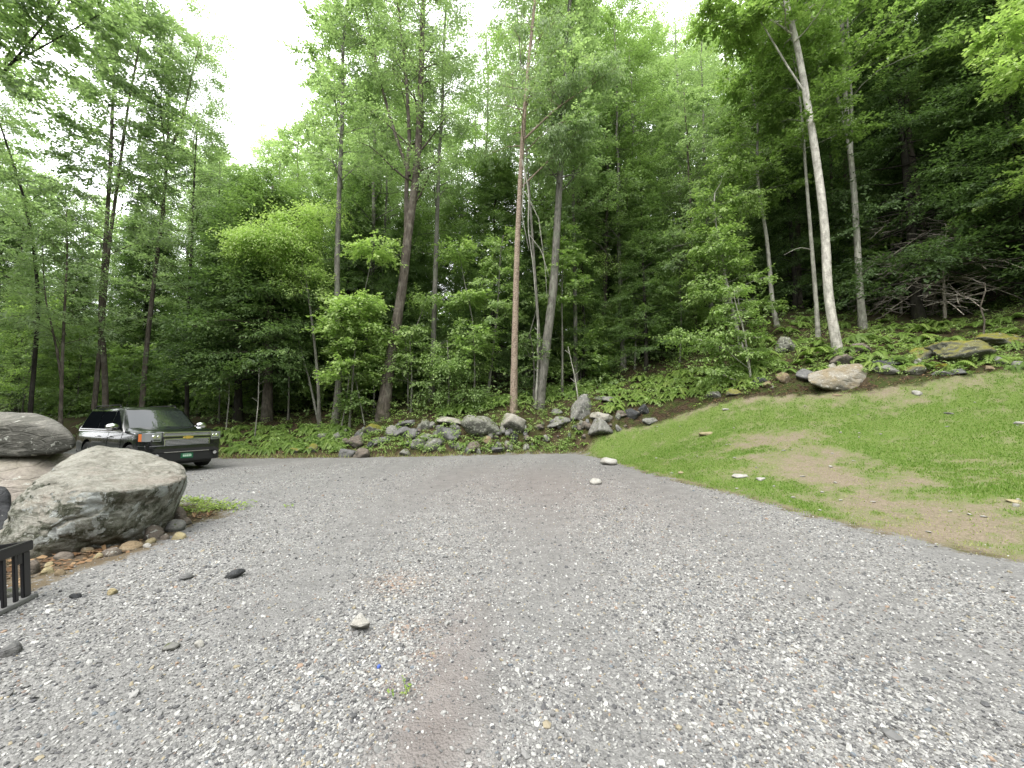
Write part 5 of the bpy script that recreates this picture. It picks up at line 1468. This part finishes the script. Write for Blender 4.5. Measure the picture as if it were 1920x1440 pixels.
        o = acc.build(nm, LEAF[lf]); tag(o, lab, cat, kind='stuff')


plants()
# ------------------------------------------------------------------ parked SUV
def carmats():
    m = {}
    t = NT('black_car_paint'); n = t.noise(t.objco(), 6, 4)
    m['paint'] = t.surf(t.bsdf(t.mix(t.mrange(n, .4, .6), (0.006, 0.007, 0.008), (0.010, 0.011, 0.012)), t.mrange(n, .3, .7, .12, .2), None, 0, .5, k=1, Coat_Weight=0.6, Coat_Roughness=0.04))
    m['glass'] = plain('dark_tinted_glass', (0.004, 0.005, 0.006), 0.25, 0, 0.0, IOR=1.04)
    m['wind'] = plain('windshield_glass', (0.02, 0.024, 0.024), 0.03, 0, 0.9)
    m['chrome'] = plain('chrome_trim', (0.72, 0.72, 0.74), 0.12, 1.0)
    m['mesh'] = plain('grille_mesh_metal', (0.75, 0.75, 0.76), 0.45, 0.5)
    m['black'] = plain('matt_black_plastic', (0.012, 0.012, 0.013), 0.55)
    m['rubber'] = plain('tyre_rubber', (0.018, 0.018, 0.018), 0.8)
    m['lamp'] = plain('headlight_lens', (0.36, 0.375, 0.39), 0.1, 0.5, 0.9, Coat_Weight=1.0, Coat_Roughness=0.03)
    m['reflector'] = plain('lamp_reflector', (0.85, 0.87, 0.9), 0.08, 1.0)
    m['amber'] = plain('amber_lens', (0.55, 0.16, 0.05), 0.15, 0, 0.7)
    m['gold'] = plain('gold_emblem', (0.85, 0.6, 0.14), 0.25, 0.7)
    m['green'] = plain('green_plate', (0.008, 0.10, 0.045), 0.45)
    m['white'] = plain('plate_lettering', (0.45, 0.62, 0.48), 0.5)
    m['red'] = plain('red_lens', (0.35, 0.01, 0.01), 0.15)
    m['rim'] = plain('wheel_alloy', (0.45, 0.45, 0.46), 0.25, 0.9)
    m['sticker'] = plain('green_windshield_sticker', (0.35, 0.6, 0.15), 0.5)
    return m


def car():
    M = carmats(); F = 2.565
    root = empty('parked_suv', (0, 0, 0), 'black SUV with chrome trim and green number plate parked behind the huge boulder', 'suv')

    def mk(name, bm, mat, parent=root, smooth=False, bev=0.0, seg=2, auto=True):
        bmesh.ops.recalc_face_normals(bm, faces=bm.faces[:])
        if bev:
            es = [e for e in bm.edges if len(e.link_faces) == 2 and e.calc_face_angle(0) > .45]
            bmesh.ops.bevel(bm, geom=es, offset=bev, segments=seg, affect='EDGES', profile=.6)
        me = bpy.data.meshes.new(name); bm.to_mesh(me); bm.free()
        for p in me.polygons: p.use_smooth = smooth
        me.materials.append(mat)
        if smooth: me.set_sharp_from_angle(angle=math.radians(38))
        o = bpy.data.objects.new(name, me); C.objects.link(o); o.parent = parent
        return o

    def box(bm, x0, x1, y0, y1, z0, z1):
        vs = [bm.verts.new((x, y, z)) for x in (x0, x1) for y in (y0, y1) for z in (z0, z1)]
        for f in ((0, 1, 3, 2), (4, 6, 7, 5), (0, 4, 5, 1), (2, 3, 7, 6), (0, 2, 6, 4), (1, 5, 7, 3)):
            bm.faces.new([vs[i] for i in f])

    def prism(bm, poly, z0, z1):
        a = [bm.verts.new((x, y, z0)) for x, y in poly]; b = [bm.verts.new((x, y, z1)) for x, y in poly]
        n = len(poly); bm.faces.new(a[::-1]); bm.faces.new(b)
        for i in range(n): bm.faces.new((a[i], a[(i + 1) % n], b[(i + 1) % n], b[i]))

    def cyl(bm, c, axis, r, h, n=24, r2=None):
        r2 = r if r2 is None else r2
        u = Vector((0, 0, 1)) if abs(axis[2]) < .9 else Vector((1, 0, 0)); ax = Vector(axis).normalized(); a = ax.cross(u).normalized(); b = ax.cross(a); c = Vector(c)
        A = [bm.verts.new(c + a * r * math.cos(k * 6.28318 / n) + b * r * math.sin(k * 6.28318 / n)) for k in range(n)]
        B = [bm.verts.new(c + ax * h + a * r2 * math.cos(k * 6.28318 / n) + b * r2 * math.sin(k * 6.28318 / n)) for k in range(n)]
        bm.faces.new(A[::-1]); bm.faces.new(B)
        for i in range(n): bm.faces.new((A[i], A[(i + 1) % n], B[(i + 1) % n], B[i]))

    # ---- lower body loft
    stx = [F, F - .03, F - .09, F - .2, F - .35, F - .55, F - .8, F - 1.1, F - 1.35, F - 1.6, F - 2.2, F - 2.9, F - 3.6, F - 4.3, F - 4.8, F - 5.0, F - 5.1, -F]
    wf = [.83, .885, .93, .965, .985, 1, 1, 1, 1, 1, 1, 1, 1, 1, .985, .97, .94, .90]

    def top(x):
        return float(np.interp(-x, [-F, -F + .04, -F + .1, -F + .3, -F + 1.35, F - .3, F], [1.10, 1.155, 1.19, 1.235, 1.30, 1.28, 1.24]))

    def sec(x):
        w = float(np.interp(-x, [-q for q in stx], wf)); zt = top(x)
        base = float(np.interp(-x, [-F, -F + .3, F - .3, F], [.36, .28, .28, .38]))
        return [(0, base), (.80 * w, base), (.93 * w, base + .07), (.985 * w, .56), (1.0 * w, .74), (.99 * w, .93), (.965 * w, 1.08), (.935 * w, 1.15 - (.02 if x > F - .1 else 0)), (.87 * w, zt - .05), (.74 * w, zt - .012), (.5 * w, zt - .018), (0, zt)]
    bm = bmesh.new(); rings = []
    for x in stx:
        s = sec(x); full = [(y, z) for y, z in s] + [(-y, z) for y, z in s[-2:0:-1]]
        rings.append([bm.verts.new((x, y, z)) for y, z in full])
    n = len(rings[0])
    for a, b in zip(rings[:-1], rings[1:]):
        for i in range(n): bm.faces.new((a[i], a[(i + 1) % n], b[(i + 1) % n], b[i]))
    bm.faces.new(rings[0]); bm.faces.new(rings[-1][::-1])
    body = mk('body', bm, M['paint'], smooth=True)
    # wheel arches cut out of the body
    cb = bmesh.new()
    for ax in (F - .98, -F + 1.12):
        for sy in (-1, 1): cyl(cb, (ax, sy * .62, .42), (0, sy, 0), .47, .6, 32)
    cut = mk('cutter', cb, M['black'])
    md = body.modifiers.new('arch', 'BOOLEAN'); md.object = cut; md.operation = 'DIFFERENCE'; md.solver = 'EXACT'
    dg = bpy.context.evaluated_depsgraph_get(); dg.update()
    me = bpy.data.meshes.new_from_object(body.evaluated_get(dg)); body.modifiers.clear(); body.data = me
    bpy.data.objects.remove(cut)
    # arch liners
    for ax in (F - .98, -F + 1.12):
        for sy in (-1, 1):
            b2 = bmesh.new(); box(b2, ax - .44, ax + .44, min(sy * .56, sy * .6), max(sy * .56, sy * .6), .3, .86); mk('wheel_arch', b2, M['black'])
    # underside
    b2 = bmesh.new(); box(b2, -F + .2, F - .25, -.78, .78, .2, .34); mk('underbody', b2, M['black'])
    # ---- cabin
    XB0, XB1 = F - 1.32, -F + .10; XT0, XT1 = F - 2.12, -F + .50
    bm = bmesh.new()
    zs = [(1.13, XB0 + .02, XB1 - .0, .955), (1.20, XB0 - .06, XB1 + .01, .945), (1.80, XT0 + .02, XT1 - .02, .79), (1.86, XT0 - .08, XT1 + .03, .745), (1.905, XT0 - .3, XT1 + .18, .62), (1.92, XT0 - .6, XT1 + .5, .35)]
    R = []
    for z, a, b, w in zs:
        poly = [(a, 0), (a - .015, w * .5), (a - .06, w * .86), (a - .16, w), (0, w + .012), (b + .14, w), (b + .03, w * .9), (b, 0), (b + .03, -w * .9), (b + .14, -w), (0, -w - .012), (a - .16, -w), (a - .06, -w * .86), (a - .015, -w * .5)]
        R.append([bm.verts.new((x, y, z)) for x, y in poly])
    m = len(R[0])
    for a, b in zip(R[:-1], R[1:]):
        for i in range(m): bm.faces.new((a[i], a[(i + 1) % m], b[(i + 1) % m], b[i]))
    bm.faces.new(R[-1]); bm.faces.new(R[0][::-1])
    mk('cabin', bm, M['paint'], smooth=True)

    def sidept(x, z, sy, off=.006):      # point of the cabin side at height z
        t = (z - 1.2) / .6; w = .945 + (.79 - .945) * t + off + .01
        return (x, sy * w, z)

    def panel(name, pts, mat, thick, parent=root, nrm=None):
        bm = bmesh.new(); P_ = [Vector(p) for p in pts]
        nn = (P_[1] - P_[0]).cross(P_[2] - P_[0]).normalized()
        if nrm is not None and nn.dot(Vector(nrm)) < 0: nn = -nn
        a = [bm.verts.new(p + nn * thick) for p in P_]; b = [bm.verts.new(p - nn * .01) for p in P_]
        bm.faces.new(a); bm.faces.new(b[::-1]); k = len(a)
        for i in range(k): bm.faces.new((a[i], a[(i + 1) % k], b[(i + 1) % k], b[i]))
        return mk(name, bm, mat, parent)
    # windshield, following the curved front of the cabin
    bm = bmesh.new(); gr = []
    for t in np.linspace(0.06, .97, 6):
        a = (XB0 - .06) + ((XT0 + .02) - (XB0 - .06)) * t; w = .945 + (.79 - .945) * t; z = 1.2 + .6 * t; o = .012
        gr.append([bm.verts.new((a - dx + o, y * w * 1.0, z + o)) for y, dx in ((-.88, .066), (-.7, .038), (-.5, .014), (-.25, .005), (0, 0), (.25, .005), (.5, .014), (.7, .038), (.88, .066))])
    for a, b in zip(gr[:-1], gr[1:]):
        for i in range(8): bm.faces.new((a[i], a[i + 1], b[i + 1], b[i]))
    mk('windshield', bm, M['wind'], smooth=True)
    b2 = bmesh.new(); box(b2, XB0 - .12, XB0 - .03, .60, .70, 1.245, 1.30)
    for v in b2.verts: v.co.x -= (v.co.z - 1.24) * 1.2 - .035
    b2.free()
    for sy in (-1, 1):
        nr = (0, sy, .2)
        z0, z1 = 1.225, 1.775
        def fx(z, off): return (XB0 - .06) + ((XT0 + .02) - (XB0 - .06)) * (z - 1.2) / .6 - off
        # front quarter, front door glass, rear door glass, rear side glass
        wins = [(lambda z: fx(z, .25), lambda z: F - 2.42), (lambda z: F - 2.50, lambda z: F - 3.34), (lambda z: F - 3.42, lambda z: -F + .42 + (z - z0) * .55)]
        for (xa, xb) in wins:
            panel('side_window', [sidept(xa(z0), z0, sy), sidept(xb(z0), z0, sy), sidept(xb(z1), z1, sy), sidept(xa(z1), z1, sy)], M['glass'], .004, nrm=nr)
        # chrome belt moulding
        b2 = bmesh.new(); box(b2, -F + .35, F - 1.62, sy * .957 - .008, sy * .957 + .012, 1.165, 1.195); mk('belt_trim', b2, M['chrome'])
        # doors
        for (xa, xb) in ((F - 1.50, F - 2.45), (F - 2.47, F - 3.36)):
            b2 = bmesh.new(); zz = [.42, .56, .74, .93, 1.08, 1.145]; yy = [.945, .987, 1.002, .992, .967, .94]
            A = [b2.verts.new((xa - .01, sy * (y + .004), z)) for y, z in zip(yy, zz)]; B = [b2.verts.new((xb + .01, sy * (y + .004), z)) for y, z in zip(yy, zz)]
            for i in range(5): b2.faces.new((A[i], A[i + 1], B[i + 1], B[i]))
            d = mk('door', b2, M['paint'], smooth=True)
            b3 = bmesh.new(); box(b3, xb + .1, xb + .28, sy * .985, sy * 1.035, .985, 1.02); mk('handle', b3, M['chrome'], d, bev=.01)
        # side skirt / running board
        b2 = bmesh.new(); box(b2, -F + 1.65, F - 1.55, sy * .80, sy * .99, .3, .36); mk('running_board', b2, M['black'], bev=.01)
        b2 = bmesh.new(); box(b2, -F + 1.6, F - 1.5, sy * 1.0, sy * 1.016, .60, .66); mk('door_moulding', b2, M['chrome' if False else 'black'])
        # mirror
        b2 = bmesh.new(); box(b2, F - 1.80, F - 1.70, sy * .93, sy * 1.04, 1.20, 1.24); mr = mk('mirror', b2, M['black'])
        b2 = bmesh.new(); bmesh.ops.create_uvsphere(b2, u_segments=16, v_segments=10, radius=1)
        for v in b2.verts:
            v.co = Vector((v.co.x * .08, v.co.y * .16, v.co.z * .11)); v.co += Vector((F - 1.72, sy * 1.13, 1.30))
        mk('mirror_cap', b2, M['chrome'], mr, smooth=True)
        # roof rail
        b2 = Acc(); add_tube(b2, [(F - 2.5, sy * .70, 1.89), (F - 2.62, sy * .70, 1.945), (0, sy * .70, 1.965), (-F + .75, sy * .70, 1.945), (-F + .62, sy * .70, 1.88)], [.018] * 5, 8); b2.build('roof_rail', M['black'], root, smooth=True)
        # headlight wrapping round the corner
        poly = [(F + .012, sy * .625), (F + .012, sy * .79), (F - .025, sy * .872), (F - .10, sy * .945), (F - .21, sy * .985), (F - .21, sy * .88), (F - .1, sy * .5)]
        b2 = bmesh.new(); prism(b2, poly if sy > 0 else poly[::-1], .90, 1.14); hl = mk('headlight', b2, M['lamp'], bev=.008)
        for yy_, r_ in ((.685, .045), (.785, .052)):
            b3 = bmesh.new(); cyl(b3, (F + .006, sy * yy_, 1.03), (1, 0, 0), r_, .012, 20, r_ * .8); mk('reflector', b3, M['reflector'], hl)
        b3 = bmesh.new(); box(b3, F + .008, F + .02, min(sy * .64, sy * .80), max(sy * .64, sy * .80), .925, .955); mk('lamp_trim', b3, M['black'], hl)
        poly = [(F - .213, sy * .987), (F - .36, sy * 1.004), (F - .36, sy * .9), (F - .213, sy * .88)]
        b2 = bmesh.new(); prism(b2, poly if sy > 0 else poly[::-1], .90, 1.11); mk('turn_signal', b2, M['amber'], bev=.006)
        # fog lamp
        b2 = bmesh.new(); cyl(b2, (F + .03, sy * .72, .50), (1, 0, 0), .065, .03, 20); fl = mk('fog_light', b2, M['black'])
        b2 = bmesh.new(); cyl(b2, (F + .061, sy * .72, .50), (1, 0, 0), .048, .006, 20); mk('lens', b2, M['reflector'], fl)
        # tail light
        b2 = bmesh.new(); box(b2, -F - .012, -F + .03, sy * .80, sy * .885, .85, 1.12); mk('tail_light', b2, M['red'], bev=.01)
    # grille: two chrome framed mesh bands with the body coloured bar and gold emblem between
    for (z0, z1, w) in ((1.05, 1.135, .575), (.765, .95, .545)):
        b2 = bmesh.new(); box(b2, F + .004, F + .03, -w, w, z0, z1); fr = mk('grille', b2, M['black'])
        b3 = bmesh.new()
        box(b3, F + .012, F + .05, -w - .018, w + .018, z1, z1 + .02); box(b3, F + .012, F + .05, -w - .018, w + .018, z0 - .02, z0)
        box(b3, F + .012, F + .048, -w - .02, -w, z0, z1); box(b3, F + .012, F + .048, w, w + .02, z0, z1); mk('grille_frame', b3, M['chrome'], fr)
        b3 = bmesh.new(); nx = 44; nz = 3 if z1 - z0 < .1 else 5
        for i in range(nx):
            y = -w + (i + .5) * 2 * w / nx
            for j in range(nz):
                z = z0 + (j + .5) * (z1 - z0) / nz
                oy = (j % 2) * w / nx
                if abs(y + oy) < w - .01: box(b3, F + .03, F + .036, y + oy - .0075, y + oy + .0075, z - .0085, z + .0085)
        mk('grille_mesh', b3, M['mesh'], fr)
    b2 = bmesh.new(); box(b2, F + .002, F + .045, -.60, .60, .972, 1.018); mk('grille_bar', b2, M['paint'], bev=.01)
    # the emblem: wide bow tie shape
    bt = [(-.135, -.018), (-.11, .026), (-.052, .026), (-.045, .044), (.06, .044), (.053, .026), (.135, .026), (.11, -.022), (.052, -.022), (.045, -.042), (-.06, -.042), (-.053, -.018)]
    b2 = bmesh.new(); a = [b2.verts.new((F + .048, y, .994 + z)) for y, z in bt]; b = [b2.verts.new((F + .066, y, .994 + z)) for y, z in bt]
    b2.faces.new(a[::-1]); b2.faces.new(b)
    for i in range(len(bt)): b2.faces.new((a[i], a[(i + 1) % len(bt)], b[(i + 1) % len(bt)], b[i]))
    mk('emblem', b2, M['gold'])
    # bumper
    poly = [(F + .055, -.60), (F + .055, .60), (F + .04, .74), (F - .01, .86), (F - .12, .955), (F - .36, 1.006), (F - .36, .9), (F - .1, .5), (F - .1, -.5), (F - .36, -.9), (F - .36, -1.006), (F - .12, -.955), (F - .01, -.86), (F + .04, -.74)]
    b2 = bmesh.new(); prism(b2, poly, .56, .785); bp = mk('bumper', b2, M['paint'], bev=.025, seg=3, smooth=True)
    b2 = bmesh.new(); prism(b2, [(x - .02, y * .98) for x, y in poly], .30, .555); mk('lower_valance', b2, M['black'], bp, bev=.02)
    b2 = bmesh.new(); box(b2, F + .05, F + .064, -.56, .56, .575, .592); mk('bumper_trim', b2, M['chrome'], bp)
    b2 = bmesh.new(); box(b2, F + .03, F + .042, -.55, .55, .335, .535); mk('air_intake', b2, M['black'], bp)
    b2 = bmesh.new(); box(b2, F + .044, F + .052, -.155, .155, .385, .535); pl = mk('number_plate', b2, M['green'])
    b2 = bmesh.new()
    for (y0, y1, z0, z1) in ((-.105, -.06, .43, .49), (-.052, -.012, .43, .487), (-.006, .035, .428, .49), (.042, .075, .43, .488), (.08, .108, .432, .486), (-.1, .1, .505, .513)): box(b2, F + .053, F + .055, y0, y1, z0, z1)
    mk('plate_lettering', b2, M['white'], pl)
    # wipers, aerial, sticker
    for (y0, y1) in ((.62, .02), (-.05, -.62)):
        b2 = Acc(); add_tube(b2, [(XB0 + .03, y0, 1.262), (XB0 - .06, (y0 + y1) / 2, 1.272), (XB0 - .10, y1, 1.285)], [.012, .01, .006], 5); b2.build('wiper', M['black'], root)
    # rear window and plate side
    panel('rear_window', [(-F + .10, -.72, 1.25), (-F + .10, .72, 1.25), (-F + .42, .62, 1.76), (-F + .42, -.62, 1.76)], M['glass'], .03, nrm=(-1, 0, .2))
    b2 = bmesh.new(); box(b2, -F - .06, -F + .02, -.9, .9, .42, .62); mk('rear_bumper', b2, M['black'], bev=.02)
    # wheels
    for ax in (F - .98, -F + 1.12):
        for sy in (-1, 1):
            b2 = bmesh.new(); prof = [(.24, .10), (.30, .125), (.36, .13), (.392, .105), (.40, .06), (.40, -.06), (.392, -.105), (.36, -.13), (.30, -.125), (.24, -.10)]
            rr = []
            for k in range(36):
                a = k * 6.28318 / 36; rr.append([b2.verts.new((ax + r * math.cos(a), sy * .86 + w, .40 + r * math.sin(a))) for r, w in prof])
            for k in range(36):
                A, B = rr[k], rr[(k + 1) % 36]
                for i in range(len(prof)): b2.faces.new((A[i], A[(i + 1) % len(prof)], B[(i + 1) % len(prof)], B[i]))
            wh = mk('wheel', b2, M['rubber'], smooth=True)
            b3 = bmesh.new(); cyl(b3, (ax, sy * .90, .40), (0, sy, 0), .09, .05, 20)
            for s in range(5):
                a = s * 6.28318 / 5 + .3; v = [(.05, -.035), (.05, .035), (.24, .055), (.24, -.055)]
                A = []
                for dy in (.93, .965):
                    A.append([b3.verts.new((ax + r * math.cos(a) - t * math.sin(a), sy * dy, .40 + r * math.sin(a) + t * math.cos(a))) for r, t in v])
                b3.faces.new(A[0]); b3.faces.new(A[1][::-1])
                for i in range(4): b3.faces.new((A[0][i], A[0][(i + 1) % 4], A[1][(i + 1) % 4], A[1][i]))
            mk('rim', b3, M['rim'], wh)
            b3 = bmesh.new(); cyl(b3, (ax, sy * .84, .40), (0, sy, 0), .25, .03, 28); mk('brake_disc', b3, M['black'], wh)
    # place it: nose towards the right of the photo and a little towards the viewer
    h = np.array([.888, -.46]); l = np.array([-h[1], h[0]])    # forward, left
    corner = np.array([-10.15, 11.05])                          # right front corner (left in the photo)
    c = corner - h * (F - .05) + l * .93
    root.location = (c[0], c[1], 0.03); root.rotation_euler = (0, 0, math.atan2(h[1], h[0]))


car()


# ------------------------------------------------------------------ black slatted crate at the left edge
def crate():
    m = plain('black_crate_plastic', (0.012, 0.012, 0.014), 0.28); dust = plain('dusty_black_plastic', (0.14, 0.14, 0.135), 0.8)
    b = gz(60, 1122)
    root = empty('plastic_crate', (b[0], b[1], 0), 'black slatted plastic crate standing on end, cut by the left edge', 'crate', rz=math.radians(17))
    root.rotation_euler = (0, -.10, math.radians(17))

    def mk(name, boxes, mat, bev=.006):
        bm = bmesh.new()
        for (x0, x1, y0, y1, z0, z1) in boxes:
            vs = [bm.verts.new((x, y, z)) for x in (x0, x1) for y in (y0, y1) for z in (z0, z1)]
            for f in ((0, 1, 3, 2), (4, 6, 7, 5), (0, 4, 5, 1), (2, 3, 7, 6), (0, 2, 6, 4), (1, 5, 7, 3)): bm.faces.new([vs[i] for i in f])
        bmesh.ops.recalc_face_normals(bm, faces=bm.faces[:])
        bmesh.ops.bevel(bm, geom=bm.edges[:], offset=bev, segments=2, affect='EDGES')
        me = bpy.data.meshes.new(name); bm.to_mesh(me); bm.free(); me.materials.append(mat)
        o = bpy.data.objects.new(name, me); C.objects.link(o); o.parent = root; return o
    W, D, Hh, z0 = .42, .62, .52, .036     # the slatted side at x = 0 runs from the far corner (y 0) towards the viewer
    mk('rim', [(-.04, .016, -D, .014, Hh - .085, Hh), (-W, -W + .035, -D, .012, Hh - .055, Hh), (-W + .036, -.036, -.03, .011, Hh - .054, Hh - .001), (-W + .036, -.036, -D + .001, -D + .035, Hh - .054, Hh - .001)], m)
    mk('bottom_tray', [(-W - .02, .03, -D - .02, .03, 0.0, .035)], dust)
    for (x, y) in ((-.03, -.055), (-.03, -D + .003), (-W + .002, -.055), (-W + .002, -D + .003)):
        mk('corner_post', [(x, x + .03, y - .02, y + .055, z0, Hh - .087)], m)
    for k in range(4):
        y = -.16 - k * .11
        for x in (-.024, -W + .004): mk('slat', [(x, x + .022, y, y + .036, z0, Hh - .087)], m, .004)
    for k in range(3):
        x = -.12 - k * .1
        for y in (-.02, -D + .01): mk('slat', [(x, x + .024, y, y + .02, z0, Hh - .055)], m, .004)
    mk('cross_band', [(-.022, -.004, -.125, -.077, Hh - .18, Hh - .087)], m, .003)


crate()
# ------------------------------------------------------------------ camera, light, sky
def camera_light():
    sc = bpy.context.scene
    cam = bpy.data.cameras.new('camera'); co = bpy.data.objects.new('camera', cam); C.objects.link(co)
    cam.sensor_width = 36.0; cam.lens = F_PX / 1920 * 36.0; cam.clip_start = 0.05; cam.clip_end = 600
    co.location = (0, 0, CAM_H); co.rotation_euler = (math.pi / 2 + PITCH, 0, 0)
    sc.camera = co
    EL, AZ = math.radians(58), math.radians(215)     # soft light from behind the left shoulder
    w = bpy.data.worlds.new('World'); sc.world = w; w.use_nodes = True
    nt = w.node_tree; nt.nodes.clear()
    sky = nt.nodes.new('ShaderNodeTexSky'); sky.sky_type = 'NISHITA'; sky.sun_disc = False
    sky.sun_elevation = EL; sky.sun_rotation = AZ; sky.dust_density = 3.0; sky.air_density = 1.0
    tc = nt.nodes.new('ShaderNodeTexCoord'); nz = nt.nodes.new('ShaderNodeTexNoise'); nz.inputs['Scale'].default_value = 2.2; nz.inputs['Detail'].default_value = 4
    nt.links.new(tc.outputs['Generated'], nz.inputs['Vector'])
    rp = nt.nodes.new('ShaderNodeValToRGB'); rp.color_ramp.elements[0].color = (21.5, 22.2, 23.0, 1); rp.color_ramp.elements[1].color = (26.5, 26.6, 26.8, 1); rp.color_ramp.elements[0].position = .35; rp.color_ramp.elements[1].position = .65
    nt.links.new(nz.outputs['Fac'], rp.inputs[0])
    mx = nt.nodes.new('ShaderNodeMix'); mx.data_type = 'RGBA'; mx.inputs[0].default_value = 0.88
    nt.links.new(sky.outputs[0], mx.inputs[6]); nt.links.new(rp.outputs[0], mx.inputs[7])
    bg = nt.nodes.new('ShaderNodeBackground'); bg.inputs['Strength'].default_value = SKY
    nt.links.new(mx.outputs[2], bg.inputs[0])
    out = nt.nodes.new('ShaderNodeOutputWorld'); nt.links.new(bg.outputs[0], out.inputs['Surface'])
    L = bpy.data.lights.new('sun', 'SUN'); L.energy = SUN; L.angle = math.radians(40); L.color = (1.0, 0.97, 0.92)
    lo = bpy.data.objects.new('sun', L); C.objects.link(lo)
    # light travels from (sin AZ, cos AZ) direction
    d = Vector((math.sin(AZ) * math.cos(EL), math.cos(AZ) * math.cos(EL), math.sin(EL)))
    lo.rotation_euler = d.to_track_quat('Z', 'Y').to_euler(); lo.location = (0, 0, 30)
    sc.view_settings.view_transform = 'Standard'; sc.view_settings.look = 'None'; sc.view_settings.exposure = 0; sc.view_settings.gamma = 1
    cy = sc.cycles
    cy.max_bounces = 6; cy.diffuse_bounces = 4; cy.glossy_bounces = 3; cy.transmission_bounces = 4; cy.transparent_max_bounces = 6
    cy.use_denoising = True
    cy.caustics_reflective = False; cy.caustics_refractive = False


SKY = 0.15
SUN = 4.8
camera_light()
